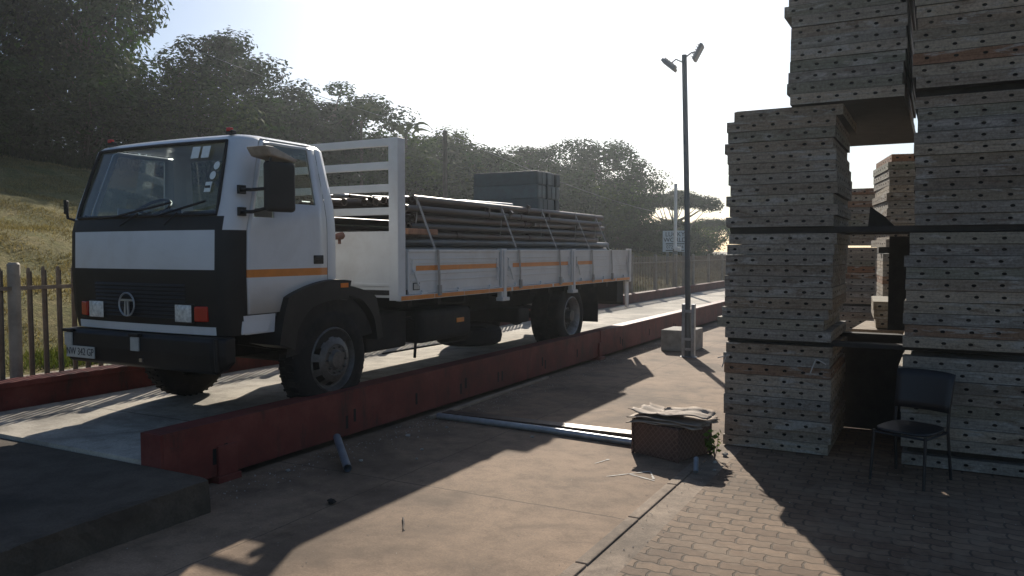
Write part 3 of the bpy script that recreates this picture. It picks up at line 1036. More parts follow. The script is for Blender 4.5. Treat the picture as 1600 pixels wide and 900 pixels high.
for j in range(len(ZL) - 1):
    z = (ZL[j] + ZL[j + 1]) / 2
    for k in range(NR):
        k2 = (k + 1) % NR
        f = (j * NR + k, j * NR + k2, (j + 1) * NR + k2, (j + 1) * NR + k)
        kd, q = kind_of(k)
        mi = 0
        if kd in ('front', 'corner'):
            if 1.33 < z < 1.67 or (1.16 < z < 1.33 and kd == 'front'):
                mi = 1
            if kd == 'front' and 2.08 < z < 2.2:
                mi = 1
            if kd == 'front' and 2.2 < z < 2.88:
                gl_front.append(f)
                continue
            if kd == 'corner' and z < 2.08 and not (1.665 < z < 1.68):
                mi = 1
            if kd == 'corner' and q == 0 and 2.08 < z < 2.2:
                mi = 1
            if kd == 'front' and 1.665 < z < 1.735:
                mi = 1
        if kd == 'side':
            sg = 1 if k < 18 else -1
            if q == 0 and z < 2.08:
                mi = 1 if z > 1.33 else 0
            if 1 <= q <= 4 and 1.33 < z < 2.91:
                if 2.2 < z < 2.84 and q in (2, 3) and not (q == 3 and z < 2.34):
                    gl_side[sg].append(f)
                    continue
                door_cells[sg].append((f, 2 if 1.665 < z < 1.735 else 0))
                continue
            if 1.665 < z < 1.735 and q == 5 and False:
                mi = 2
        if kd == 'side' and q >= 3 and z < 1.33:
            continue
        if kd == 'rear' and 2.34 < z < 2.84:
            gl_rear.append(f)
            continue
        bf.append(f)
        bmi.append(mi)
bf.append(tuple((len(ZL) - 1) * NR + k for k in range(NR)))
bmi.append(0)
bf.append(tuple(k for k in range(NR))[::-1])
bmi.append(1)
body.v = [Vector(p) for p in allv]
body.f, body.m = bf, bmi
cab = body.build('cab', [M['truck_white'], M['truck_black'], M['orange']], trk, smooth=True)
def cells_mesh(name, faces, mats, mis, off=0.0, thick=0.0, parent=trk, smooth=True):
    used = sorted({i for f in faces for i in f})
    mp = {i: n for n, i in enumerate(used)}
    mb = MB()
    mb.v = [Vector(allv[i]) for i in used]
    mb.f = [tuple(mp[i] for i in f) for f in faces]
    mb.m = mis
    o = mb.build(name, mats, parent, smooth=smooth)
    if thick:
        md = o.modifiers.new('solid', 'SOLIDIFY')
        md.thickness = thick
        md.offset = off
    return o
doors = {}
for sg in (1, -1):
    fs = [f for f, _ in door_cells[sg]]
    o = cells_mesh('door', fs, [M['truck_white'], M['truck_black'], M['orange']], [m_ for _, m_ in door_cells[sg]])
    # pull the outer border in a little so that a shut line shows
    me = o.data
    bm = bmesh.new()
    bm.from_mesh(me)
    ys_ = [v.co.y for v in bm.verts]
    for v in bm.verts:
        if v.is_boundary:
            wz = v.co.z + GZ
            es = [e for e in v.link_edges if e.is_boundary]
            inner = (2.19 < wz < 2.89)
            w_y = v.co.y + 9.5
            if wz < 1.34: v.co.z += .010
            elif wz > 2.90: v.co.z -= .010
            if not inner or w_y > 5.95 or w_y < 5.28 and False:
                pass
            yb = [u for u in bm.verts if abs(u.co.z - v.co.z) < .03]
            if w_y - 9.5 <= min(u.co.y for u in yb) + 1e-4: v.co.y += .010
            elif w_y - 9.5 >= max(u.co.y for u in yb) - 1e-4: v.co.y -= .010
        v.co.x += sg * 0.004
    bm.to_mesh(me)
    bm.free()
    md = o.modifiers.new('solid', 'SOLIDIFY')
    md.thickness = .03
    md.offset = -1
    doors[sg] = o
    g_ = cells_mesh('window', gl_side[sg], [M['glass']], [0] * len(gl_side[sg]), parent=o)
    for v in g_.data.vertices:
        v.co.x -= sg * .008
    h = MB()
    hx = CX + sg * 1.115
    h.box((hx, 5.925, 1.815), (.016, .135, .085), None, 0)
    h.box((hx + sg * .010, 5.925, 1.83), (.014, .10, .028), None, 0)
    h.build('handle', M['truck_black'], o, bevel=.006)
# dark lining behind the shut lines
for sg in (1, -1):
    li = MB()
    x = CX + sg * 1.07
    li.bx(x - .01, x + .01, 4.98, 6.12, 1.30, 2.18)
    li.bx(x - .01, x + .01, 5.96, 6.12, 2.18, 2.36)
    li.build('door_lining', M['dash'], trk)
ws = cells_mesh('windscreen', gl_front, [M['glass']], [0] * len(gl_front))
for v in ws.data.vertices:
    v.co.y += .006
cells_mesh('rear_window', gl_rear, [M['glass']], [0] * len(gl_rear))
# black rubber seal round the windscreen
def ring_pt(z, k, dy=0.0):
    p = cab_ring(z)[k]
    return Vector((p[0], p[1] + dy, p[2]))
seal = [ring_pt(2.215, k, -.004) for k in range(7)] + [ring_pt(z, 6, -.004) for z in (2.34, 2.5, 2.7)] + [ring_pt(2.872, k, -.004) for k in range(6, -1, -1)] + [ring_pt(z, 0, -.004) for z in (2.7, 2.5, 2.34)]
MB().tube(seal + [seal[0]], .017, 6, caps=False).build('windscreen_seal', M['truck_black'], trk, smooth=True)

# interior
MB().bx(CX - 1.0, CX + 1.0, 4.95, 5.25, 1.4, 2.12).box((CX, 5.14, 2.15), (1.9, .34, .10), (R(12), 0, 0)).box((CX - .48, 5.25, 2.20), (.55, .18, .10), (R(18), 0, 0)).build('dashboard', M['dash'], trk, bevel=.03)
MB().bx(CX - 1.05, CX + 1.05, 5.0, 6.2, 1.28, 1.31).build('cab_floor', M['dash'], trk)
for sx_, wd in ((-.62, .52), (.45, .85)):
    s = MB()
    s.box((CX + sx_, 5.72, 1.75), (wd, .48, .14))
    s.box((CX + sx_, 5.99, 2.06), (wd, .12, .56), (R(-8), 0, 0))
    s.build('seat', M['seat'], trk, bevel=.04)
sw = MB()
cc = Vector((CX - .52, 5.28, 2.27))
rot = Euler((R(38), 0, 0)).to_matrix()
ringp = [cc + rot @ Vector((.24 * math.cos(a), .24 * math.sin(a), 0)) for a in np.linspace(0, 2 * math.pi, 33)]
sw.tube(ringp, .016, 7, caps=False)
for a in (0.3, math.pi - .3, -math.pi / 2):
    sw.tube([cc + rot @ Vector((0, 0, -.03)), cc + rot @ Vector((.235 * math.cos(a), .235 * math.sin(a), 0))], .014, 6)
sw.tube([cc + rot @ Vector((0, 0, .0)), cc + rot @ Vector((0, 0, -.32))], .035, 8)
sw.build('steering_wheel', M['truck_black'], trk, smooth=True)
# wipers
for x0, x1 in ((CX - .30, CX + .42), (CX + .30, CX + .86)):
    wi = MB()
    p0, p1 = Vector((x0, 4.755, 2.16)), Vector((x1, 4.81, 2.33))
    wi.tube([Vector((x0 + .1, 4.74, 2.13)), p0.lerp(p1, .45) + Vector((0, -.02, 0))], .010, 6)
    wi.tube([p0 + Vector((0, -.008, .05)), p1 + Vector((0, -.008, 0))], .011, 6)
    wi.build('wiper', M['truck_black'], trk)
# stickers inside the windscreen
def scr(x, z):
    r_ = cab_ring(z)
    xs_ = [p[0] for p in r_[:7]]
    return np.interp(x, xs_, [p[1] for p in r_[:7]])
for x, z, a, b2, rd in ((-5.88, 2.78, .075, .085, 0), (-5.76, 2.78, .075, .085, 0), (-5.595, 2.65, .037, .037, 1), (-5.615, 2.562, .037, .037, 1), (-5.64, 2.46, .06, .072, 0)):
    y0, y1 = scr(x, z - b2) - .006, scr(x, z + b2) - .006
    m_ = MB()
    if rd:
        n_ = 18
        vs = [(x + a * math.cos(2 * math.pi * k / n_), scr(x, z + a * math.sin(2 * math.pi * k / n_)) - .006, z + a * math.sin(2 * math.pi * k / n_)) for k in range(n_)]
    else:
        vs = [(x + u * a / 1.5, scr(x, z + v_ * b2 / 1.6) - .006, z + v_ * b2 / 1.6) for u, v_ in ((-1, -1), (1, -1), (1, 1), (-1, 1))]
    m_.add(vs, [tuple(range(len(vs)))])
    so_ = m_.build('windscreen_sticker', M['sticker'], trk)
    if abs(z - 2.46) < .01:
        MB().bx(x - .032, x + .032, scr(x, z) - .012, scr(x, z) - .010, z - .010, z + .012).build('print', M['ink'], so_)

# front face furniture
def frontY(x, z):
    return scr(x, z)
gr = MB()
for i in range(9):
    z = 1.30 + i * .036
    for xa, xb in ((CX - .62, CX + .62),):
        n_ = 8
        for q in range(n_):
            xa_, xb_ = xa + (xb - xa) * q / n_, xa + (xb - xa) * (q + 1) / n_
            ya, yb = frontY(xa_, z) - .012, frontY(xb_, z) - .012
            gr.add([(xa_, ya, z), (xb_, yb, z), (xb_, yb + .012, z + .020), (xa_, ya + .012, z + .020), (xa_, ya + .014, z - .004), (xb_, yb + .014, z - .004)],
                   [(0, 1, 2, 3), (0, 4, 5, 1)])
gr.build('grille', M['truck_black'], trk)
em = MB()
ec = Vector((CX - .12, frontY(CX - .12, 1.41) - .03, 1.41))
em.tube([ec + Vector((.105 * math.cos(a), 0, .105 * math.sin(a))) for a in np.linspace(0, 2 * math.pi, 37)], .0085, 6, caps=False)
em.prism([(ec.x - .085, ec.z + .03), (ec.x + .085, ec.z + .03), (ec.x + .078, ec.z + .048), (ec.x - .078, ec.z + .048)], 'Y', ec.y - .006, ec.y + .006)
for s_ in (-1, 1):
    em.prism([(ec.x + s_ * .008, ec.z + .030), (ec.x + s_ * .026, ec.z + .030), (ec.x + s_ * .036, ec.z - .096), (ec.x + s_ * .012, ec.z - .101)], 'Y', ec.y - .006, ec.y + .006)
em.build('emblem', M['galv'], trk)
for sg in (1, -1):
    xa = CX + sg * .60
    hb = MB()
    yy_ = frontY(xa, 1.36)
    x0, x1 = sorted((xa - .11, xa + .11))
    hb.bx(x0 - .012, x1 + .012, yy_ - .005, yy_ + .02, 1.265, 1.435)
    hd = hb.build('headlight', M['truck_black'], trk, bevel=.004)
    rf = MB()
    n_ = 10
    vs, fs = [], []
    for i in range(n_ + 1):
        for j_ in range(7):
            u, v_ = i / n_ * 2 - 1, j_ / 6 * 2 - 1
            vs.append((xa + u * .105, yy_ - .022 - .012 * (1 - u ** 4) * (1 - v_ ** 4), 1.35 + v_ * .075))
    for i in range(n_):
        for j_ in range(6):
            a = i * 7 + j_
            fs.append((a, a + 7, a + 8, a + 1))
    rf.add(vs, fs)
    rf.build('lens', M['silver'], hd, smooth=True)
    rl = MB()
    xr0 = CX + sg * .79
    yr_ = frontY(CX + sg * .79, 1.36)
    rl.box((CX + sg * .80, yr_ + .0, 1.35), (.135, .05, .135), (0, 0, sg * R(14)))
    rl.build('indicator', M['red_lens'], trk, bevel=.012)
# white trim strip below the grille
tr_ = MB()
for q in range(6):
    a, b2 = ring_pt(1.2, q), ring_pt(1.2, q + 1)
    tr_.add([(a.x, a.y - .006, 1.165), (b2.x, b2.y - .006, 1.165), (b2.x, b2.y - .012, 1.235), (a.x, a.y - .012, 1.235), (a.x, a.y + .01, 1.24), (b2.x, b2.y + .01, 1.24)], [(0, 1, 2, 3), (3, 2, 5, 4)])
tr_.build('front_trim', M['truck_white'], trk, smooth=True)
# bumper: chamfered heavy steel
bp = MB()
prof = [(4.70, 1.00), (4.70, 1.12), (4.73, 1.15), (4.90, 1.15), (4.90, .86), (4.78, .83), (4.73, .86)]
bp.prism(prof, 'X', CX - .98, CX + 1.0)
for sg in (1, -1):
    xa, xb = CX + sg * .98 + (.02 if sg > 0 else 0), CX + sg * 1.09
    vs = [(xa, y, z) for y, z in prof] + [(xb, y + .08 if y < 4.8 else y, max(z, .93)) for y, z in prof]
    n_ = len(prof)
    bp.add(vs, [(k_, (k_ + 1) % n_, n_ + (k_ + 1) % n_, n_ + k_) for k_ in range(n_)] + [tuple(range(n_, 2 * n_))])
bump_o = bp.build('bumper', M['truck_black'], trk, bevel=.012)
for x in (CX - .93, CX + .04):
    MB().bx(x - .055, x + .055, 4.682, 4.698, .995, 1.12).build('marker_plate', M['plate'], bump_o, bevel=.003)
    MB().bx(x - .07, x + .07, 4.67, 4.72, 1.125, 1.155).build('lamp_cap', M['truck_black'], bump_o, bevel=.006)
pl_ = MB().bx(CX - .96, CX - .54, 4.684, 4.697, .885, .995).build('number_plate', M['plate'], trk, bevel=.003)
lettering('NW 342 GP', .098, (CX - .75, 4.6825, .94), (R(90), 0, 0), M['ink'], pl_, sx=.82)
MB().bx(CX + .10, CX + .14, 4.685, 4.70, .90, .93).build('tow_pin', M['chrome'], trk)
lp = MB()
lp.tube([(CX + 1.05, 4.72, 1.15), (CX + 1.05, 4.72, .98), (CX + 1.05, 4.73, .87)], .018, 8)
lp.build('bumper_guide', M['truck_black'], trk)
# cab step below the door
for sg in (1, -1):
    st = MB()
    x = CX + sg * 1.06
    st.prism([(4.97, 1.165), (5.27, 1.165), (5.34, 1.325), (4.97, 1.325)], 'X', x - .03, x + .035)
    st.build('step_panel', M['truck_white'], trk, bevel=.01)
# roof markers
for x in (CX - .86, CX + .80):
    m_ = MB().box((x, 5.15, 2.965), (.08, .06, .04)).build('roof_marker', M['truck_black'], trk, bevel=.01)
    MB().box((x, 5.135, 2.99), (.05, .045, .035)).build('lens', M['red_lens'], m_, bevel=.008)
# mirrors
mr = MB()
mr.box((-5.10, 5.20, 2.46), (.075, .30, .44), (0, 0, R(-14)))
mo = mr.build('wing_mirror', M['truck_black'], trk, bevel=.05, seg=4)
ar = MB()
for z, z2 in ((2.43, 2.44), (2.24, 2.27)):
    ar.tube([(-5.32, 4.95, z), (-5.20, 4.97, z - .005), (-5.13, 5.08, z2)], .016, 7)
    ar.box((-5.318, 4.97, z), (.03, .075, .075))
ar.tube([(-5.13, 5.08, 2.27), (-5.12, 5.12, 2.74)], .012, 7)
ar.build('arm', M['truck_black'], mo)
km = MB()
km.prism([(5.00, 2.80), (5.10, 2.80), (5.39, 2.715), (5.37, 2.685), (5.06, 2.72)], 'X', -5.30, -5.06)
km.build('kerb_mirror', simple('mirror_brown', (0.30, 0.26, 0.21), .6, var=.3, scale=10), trk, bevel=.015)
fm = MB()
xL = CX - 1.09
fm.tube([(xL, 5.0, 2.24), (xL - .08, 5.12, 2.24), (xL - .11, 5.20, 2.30), (xL - .11, 5.22, 2.50), (xL - .07, 5.12, 2.56), (xL + .02, 5.06, 2.56)], .016, 7)
fm.tube([(xL, 4.90, 2.20), (xL - .05, 4.85, 2.22), (xL - .06, 4.83, 2.40)], .014, 7)
fo = fm.build('wing_mirror', M['truck_black'], trk, smooth=True)
MB().box((xL - .075, 4.85, 2.33), (.03, .05, .14), (0, 0, R(20))).build('mirror_head', M['truck_black'], fo, bevel=.012)
# front wheel arches
def arch(sg, y0, a0, a1, ri, ro, xin, xout, name, parent=trk):
    m_ = MB()
    n_ = 22
    vs, fs = [], []
    for i in range(n_ + 1):
        a = a0 + (a1 - a0) * i / n_
        ca, sa = math.cos(a), math.sin(a)
        # squared-off arch
        k_ = min(1.22, 1 / max(abs(ca), abs(sa)) ** .45)
        for r_, x in ((ri * min(k_, 1.08), xout), (ro * k_, xout), (ro * k_ + .012, xin), (ri * min(k_, 1.08), xin)):
            vs.append((x, y0 + r_ * ca, GZ + .53 + r_ * sa))
    for i in range(n_):
        a, b2 = i * 4, i * 4 + 4
        fs += [(a + q, a + (q + 1) % 4, b2 + (q + 1) % 4, b2 + q) for q in range(4)]
    fs += [(0, 1, 2, 3), (n_ * 4 + 3, n_ * 4 + 2, n_ * 4 + 1, n_ * 4)]
    m_.add(vs, fs)
    return m_.build(name, M['truck_black'], parent, smooth=True)
for sg in (1, -1):
    a_ = arch(sg, 6.12, R(164), R(74), .60, .80, CX + sg * .80, CX + sg * 1.175, 'wheel_arch')
    arch(sg, 6.16, R(98), R(12), .64, .74, CX + sg * .80, CX + sg * 1.15, 'mudguard')
    MB().box((CX + sg * 1.178, 6.23, 1.555), (.012, .11, .045)).build('side_marker', M['amber'], a_)
for sg in (1, -1):
    lm = MB()
    pts = [(6.12 + .66 * math.cos(a), GZ + .53 + .66 * math.sin(a)) for a in np.linspace(R(18), R(172), 24)]
    lm.prism(pts, 'X', CX + sg * 1.1165, CX + sg * 1.119)
    lm.build('arch_liner', M['chassis'], trk)
# wheels
def wheel(x, y, sg, r, wdt, rim_out, name='wheel', mat='rim', deep=False):
    """x = outer face, sg = outward direction"""
    r_ = MB()
    c = Vector((x, y, GZ + r))
    prof = [(r * .60, -.01), (r * .64, .004), (r * .80, .008), (r * .90, -.004), (r * .965, -.025), (r, -.05), (r, -wdt + .05), (r * .965, -wdt + .025), (r * .86, -wdt), (r * .60, -wdt + .01)]
    r_.lathe([(a, o_ * sg) for a, o_ in prof], c, 'X', 40)
    for k_ in range(44):
        for side_ in (0, 1):
            a = 2 * math.pi * (k_ + side_ * .5) / 44
            cx_ = -.055 - side_ * (wdt - .11) if False else (-.08 if side_ == 0 else -wdt + .08)
            r_.box(c + Vector((sg * cx_, (r + .002) * math.cos(a), (r + .002) * math.sin(a))), (.075, .022, .016), (a - math.pi / 2, 0, 0))
    t_ = r_.build('tyre', M['tyre'], trk, smooth=True)
    wo = MB()
    if deep:
        prof = [(r * .615, -.004), (r * .59, .006), (r * .565, -.01), (r * .53, -.06), (r * .52, -.15), (r * .46, -.165), (r * .30, -.155), (r * .28, -.12), (r * .20, -.11), (r * .17, .0), (r * .0, .01)]
    else:
        prof = [(r * .615, -.004), (r * .59, .008), (r * .56, -.012), (r * .53, -.045), (r * .50, -.05), (r * .42, .005), (r * .30, .03), (r * .28, .02), (r * .20, .022), (r * .15, .055), (0, .06)]
    sk = (lambda i, k_: i == (4 if deep else 4) and (k_ % 4) in (0, 1)) 
    if deep:
        wo.lathe([(a, o_ * sg) for a, o_ in prof[:5]], c, 'X', 40)
        wo.lathe([(a, o_ * sg) for a, o_ in prof[4:]], c, 'X', 40, mi=1, skip=lambda i, k_: i == 1 and (k_ % 4) in (0, 1))
    else:
        wo.lathe([(a, o_ * sg) for a, o_ in prof], c, 'X', 40, skip=sk)
    for k_ in range(10):
        a = 2 * math.pi * k_ / 10
        rr, ax = r * .245, (-.115 if deep else .032)
        p = c + Vector((sg * ax, rr * math.cos(a), rr * math.sin(a)))
        wo.tube([p, p + Vector((sg * .03, 0, 0))], .012, 6)
    ro_ = wo.build('rim', [M[mat], M['rim_dark']], t_, smooth=True)
    MB().lathe([(r * .55, -.09 * sg - (.1 * sg if deep else 0)), (0.0, -.09 * sg - (.1 * sg if deep else 0))], c, 'X', 24).build('brake_drum', M['chassis'], t_)
    return t_
WR = .53
for sg in (1, -1):
    wheel(CX + sg * 1.125, 6.12, sg, WR, .26, True).name = 'wheel'
    wheel(CX + sg * 1.07, 12.12, sg, WR, .25, False, mat='rim_pale', deep=True).name = 'wheel'
    wheel(CX + sg * .78, 12.12, sg, WR, .25, False, mat='rim', deep=True).name = 'wheel'
# chassis
ch = MB()
for sg in (1, -1):
    ch.bx(CX + sg * .42 - .035, CX + sg * .42 + .035, 4.95, 14.6, 1.02, 1.24)
for y in (5.1, 6.8, 8.4, 10.2, 11.4, 12.8, 14.4):
    ch.bx(CX - .385, CX + .385, y - .04, y + .04, 1.04, 1.22)
ch.tube([(CX, 6.6, .98), (CX, 12.0, .92)], .05, 10)
ch.bx(CX - .3, CX + .3, 5.2, 6.5, .85, 1.25)
ch.build('chassis_frame', M['chassis'], trk)
for y, nm in ((6.12, 'front_axle'), (12.12, 'rear_axle')):
    a_ = MB().tube([(CX - .9, y, GZ + WR), (CX + .9, y, GZ + WR)], .065, 10)
    if y > 8:
        a_.lathe([(0.0, -.2), (.15, -.14), (.2, 0), (.15, .14), (0, .2)], (CX, y, GZ + WR), 'Y', 16)
    for sg in (1, -1):
        a_.prism([(y - .65, 1.0), (y, .86), (y + .65, 1.0), (y + .65, 1.04), (y, .93), (y - .65, 1.04)], 'X', CX + sg * .46 - .04, CX + sg * .46 + .04)
    a_.build(nm, M['chassis'], trk)
tk = MB().box((CX + .80, 8.35, .99), (.5, 1.15, .40))
tk.build('fuel_tank', M['chassis'], trk, bevel=.08, seg=4)
MB().box((CX + 1.056, 8.62, 1.02), (.012, .17, .055)).build('reflector', M['orange'], trk)
MB().box((CX - .8, 8.2, 1.0), (.5, 1.0, .42)).build('battery_box', M['chassis'], trk, bevel=.02)
sp = MB()
c = Vector((CX + .62, 9.55, .72))
sp.lathe([(.25, -.10), (.38, -.125), (.45, -.09), (.47, 0), (.45, .09), (.38, .125), (.25, .10), (.25, -.10)], c, 'Z', 36)
sp.lathe([(.26, -.08), (.2, -.03), (0, -.03)], c, 'Z', 24)
sp.tube([c, c + Vector((0, 0, .4))], .02, 6)
sp.build('spare_wheel', M['tyre'], trk, smooth=True)
hs = MB()
hs.tube([(-5.55, 7.72, 1.10), (-5.50, 7.78, 1.06), (-5.49, 7.80, .85), (-5.50, 7.79, .62)], .018, 7)
hs.tube([(-5.55, 7.2, 1.08), (-5.55, 7.9, 1.10)], .022, 7)
hs.tube([(-5.6, 7.3, .72), (-5.6, 9.1, .70)], .010, 6)
hs.box((-5.62, 7.45, 1.12), (.2, .35, .14))
hs.build('air_hose', M['chassis'], trk, smooth=True)
tl = MB()
tl.bx(CX - .1, CX + .95, 10.45, 10.8, .82, 1.05)
MB().bx(CX + .5, CX + .95, 6.85, 7.6, .78, 1.2).build('tool_box', M['chassis'], trk, bevel=.03)
tl.build('air_tank', M['chassis'], trk, bevel=.04)
# bed
BY0, BY1 = 7.20, 14.78
BX0, BX1 = CX - 1.12, CX + 1.12
MB().bx(BX0 + .01, BX1 - .01, BY0, BY1, 1.40, 1.455).build('bed_floor', M['timber'], trk)
sb = MB()
for y in np.arange(BY0 + .3, BY1, .62):
    sb.bx(BX0 + .05, BX1 - .05, y - .035, y + .035, 1.245, 1.398)
sb.build('bed_crossmember', M['chassis'], trk)
for sg in (1, -1):
    x = CX + sg * 1.125
    rl = MB().bx(x - .03, x + .03, BY0, BY1, 1.335, 1.398)
    ro_ = rl.build('side_rail', M['bed_white'], trk, bevel=.004)
    tp = MB()
    y = BY0 + .02
    while y < BY1 - .3:
        L = min(rnd.choice((.62, .70, .66)), BY1 - .05 - y)
        tp.bx(x + sg * .0305, x + sg * .033, y, y + L, 1.343, 1.390)
        y += L + (.06 if rnd.random() < .5 else .012)
    tp.build('reflective_tape', M['orange'], ro_)
# dropsides
seams = [7.40, 9.62, 12.0, 14.66]
def dropside(sg, y0, y1, tape):
    x = CX + sg * 1.105
    m_ = MB()
    m_.bx(x - .018, x + .018, y0, y1, 1.43, 1.885)
    m_.bx(x - .026, x + .030, y0, y1, 1.8855, 1.915)
    m_.bx(x - .026, x + .026, y0, y1, 1.402, 1.4295)
    for z in (1.545, 1.625, 1.75, 1.80):
        m_.bx(min(x + sg * .018, x + sg * .0255), max(x + sg * .018, x + sg * .0255), y0 + .04, y1 - .04, z, z + .016)
    p = m_.build('dropside', M['bed_white'], trk, bevel=.003)
    if tape:
        MB().bx(min(x + sg * .0182, x + sg * .0205), max(x + sg * .0182, x + sg * .0205), tape[0], tape[1], 1.670, 1.728).build('reflective_tape', M['orange'], p)
    for y in np.linspace(y0 + .28, y1 - .25, 3):
        hg = MB()
        hg.box((x + sg * .03, y, 1.40), (.03, .075, .085))
        hg.tube([(x + sg * .04, y - .06, 1.402), (x + sg * .04, y + .06, 1.402)], .014, 8)
        hg.build('hinge', M['bed_white'], p)
    for y, dy in ((y0 + .07, .09), (y1 - .07, -.03)):
        lt = MB()
        lt.tube([(x + sg * .03, y, 1.68), (x + sg * .05, y, 1.66), (x + sg * .05, y + dy, 1.50)], .013, 7)
        lt.tube([(x + sg * .024, y, 1.62), (x + sg * .024, y, 1.80)], .008, 6)
        lt.build('latch', M['bed_white'], p)
    return p
tapes = [(7.55, 9.48), (9.92, 11.82), (12.22, 12.85)]
for sg in (1, -1):
    for i in range(3):
        a, b2 = seams[i], seams[i + 1]
        dropside(sg, a + (.0 if i == 0 else .10), b2 - .10 if i < 2 else b2, tapes[i])
    for y in seams[1:3]:
        x = CX + sg * 1.11
        po = MB()
        po.bx(x - .03, x + .045, y - .075, y + .075, 1.225, 1.93)
        po.bx(x + .0455 if sg > 0 else x - .06, x + .06 if sg > 0 else x - .0305, y - .035, y + .035, 1.26, 1.90)
        po.box((x + sg * .02, y, 1.235), (.11, .20, .05))
        po.build('stanchion', M['bed_white'], trk, bevel=.006)
    MB().bx(CX + sg * 1.11 - .035, CX + sg * 1.11 + .04, 14.67, 14.79, 1.30, 1.94).build('corner_post', M['bed_white'], trk, bevel=.005)
MB().box((CX + 1.128, 7.55, 1.49), (.006, .13, .085)).build('data_plate', M['ink'], trk)
MB().box((CX + 1.132, 7.55, 1.49), (.003, .11, .065)).build('data_plate', M['plate'], trk)
MB().bx(BX0 + .04, BX1 - .04, 14.73, 14.77, 1.402, 1.90).build('tailgate', M['bed_white'], trk)
# headboard
hb = MB()
hb.bx(BX0 + .10, BX1 - .12, 7.215, 7.25, 1.37, 2.12)
hbo = hb.build('headboard', M['bed_white'], trk)
for sg in (1, -1):
    x = CX + sg * 1.07
    pp = MB().bx(x - .065, x + .065, 7.195, 7.335, 1.34, 3.16)
    pp.build('post', M['bed_white'], hbo, bevel=.006)
for z in (3.115, 2.855, 2.605, 2.345):
    MB().bx(CX - 1.004, CX + 1.004, 7.205, 7.265, z - .042, z + .042).build('rail', M['bed_white'], hbo, bevel=.005)
MB().bx(CX - 1.004, CX + 1.004, 7.20, 7.2145, 1.50, 1.53).build('rail', M['bed_white'], hbo)
# rear end
MB().bx(CX - 1.05, CX + 1.05, 14.55, 14.62, .86, 1.33).build('rear_valance', M['chassis'], trk)
MB().bx(CX + .45, CX + 1.05, 13.3, 13.32, .62, 1.33).build('mudflap', M['tyre'], trk)
MB().bx(CX + .50, CX + 1.08, 14.2, 14.54, .92, 1.33).build('rear_light_box', M['chassis'], trk, bevel=.02)
MB().prism([(14.60, 1.33), (14.80, 1.33), (14.82, 1.1), (14.80, .78), (14.70, .80)], 'X', CX + 1.06, CX + 1.09).build('side_skirt', M['bed_white'], trk)
# rounded brown knob, put in for a hand-like shape behind the cab
lk = MB()
lk.tube([(CX + 1.02, 6.24, 2.03), (CX + 1.05, 6.30, 2.05), (CX + 1.06, 6.34, 2.055), (CX + 1.06, 6.37, 2.05)], [.022, .036, .040, .016], 10)
lk.tube([(CX + 1.05, 6.31, 2.02), (CX + 1.05, 6.31, 1.97)], .016, 8)
lk.build('brown_knob', simple('knob_brown', (.23, .105, .065), .6, var=.3, scale=20), trk, smooth=True)

# ------------------------------------------------------------------ the load
GL1, GL2 = 'grey steel tubes at the bottom of the load', 'rusty scaffold tubes on top of the load'
def tube_mesh(L, r):
    m_ = MB()
    n_ = 10
    for ro_, flip in ((r, 0), (r * .82, 1)):
        vs = [(ro_ * math.cos(2 * math.pi * k_ / n_), y, ro_ * math.sin(2 * math.pi * k_ / n_)) for y in (-L / 2, L / 2) for k_ in range(n_)]
        m_.add(vs, [(k_, (k_ + 1) % n_, n_ + (k_ + 1) % n_, n_ + k_) for k_ in range(n_)])
    for e in (0, 1):
        m_.f += [tuple(e * n_ + q for q in (k_, (k_ + 1) % n_)) + tuple(2 * n_ + e * n_ + q for q in ((k_ + 1) % n_, k_)) for k_ in range(n_)]
        m_.m += [0] * n_
    return m_
def make_tube(L, r, mat, name):
    o = tube_mesh(L, r).build(name, mat, smooth=True)
    return o
g0 = make_tube(6.9, .052, M['tube_grey'], 'steel_tube')
first = True
k_ = 0
for lay in range(6):
    z = 1.512 + lay * .100
    off = .05 if lay % 2 else 0
    n_ = 19
    for i in range(n_):
        x = -7.43 + off + i * .107
        if x > -5.40:
            continue
        if lay in (1, 2, 3) and .5 < i < n_ - 4:      # hidden inside the load
            continue
        if lay >= 4 and (x > -5.62):
            continue
        c = g0 if first else g0.copy()
        if not first:
            col.objects.link(c)
        first = False
        c.location = (x, 11.05 + rnd.uniform(-.12, .18), z + rnd.uniform(-.004, .004))
        c.rotation_euler = (rnd.uniform(-.001, .001), 0, rnd.uniform(-.004, .004))
        tag(c, 'long grey steel tube lying at the bottom of the truck load', 'steel tube', GL1)
r0 = make_tube(6.15, .047, M['tube_rusty'], 'scaffold_tube')
first = True
for lay in range(5):
    z = 2.105 + lay * .100
    n_ = 16
    for i in range(n_):
        x = -7.30 + i * .110 + (.05 if lay % 2 else 0)
        if 0 < lay < 4 and 1 < i < n_ - 3:
            continue
        c = r0 if first else r0.copy()
        if not first:
            col.objects.link(c)
        first = False
        c.location = (x + rnd.uniform(-.008, .008), 10.95 + rnd.uniform(-.18, .18), z + rnd.uniform(-.006, .006) + (.0 if lay < 4 else .02 * rnd.random()))
        c.rotation_euler = (rnd.uniform(-.004, .004), 0, rnd.uniform(-.006, .006))
        tag(c, 'rusty brown scaffold tube in the upper layers of the load', 'scaffold tube', GL2)
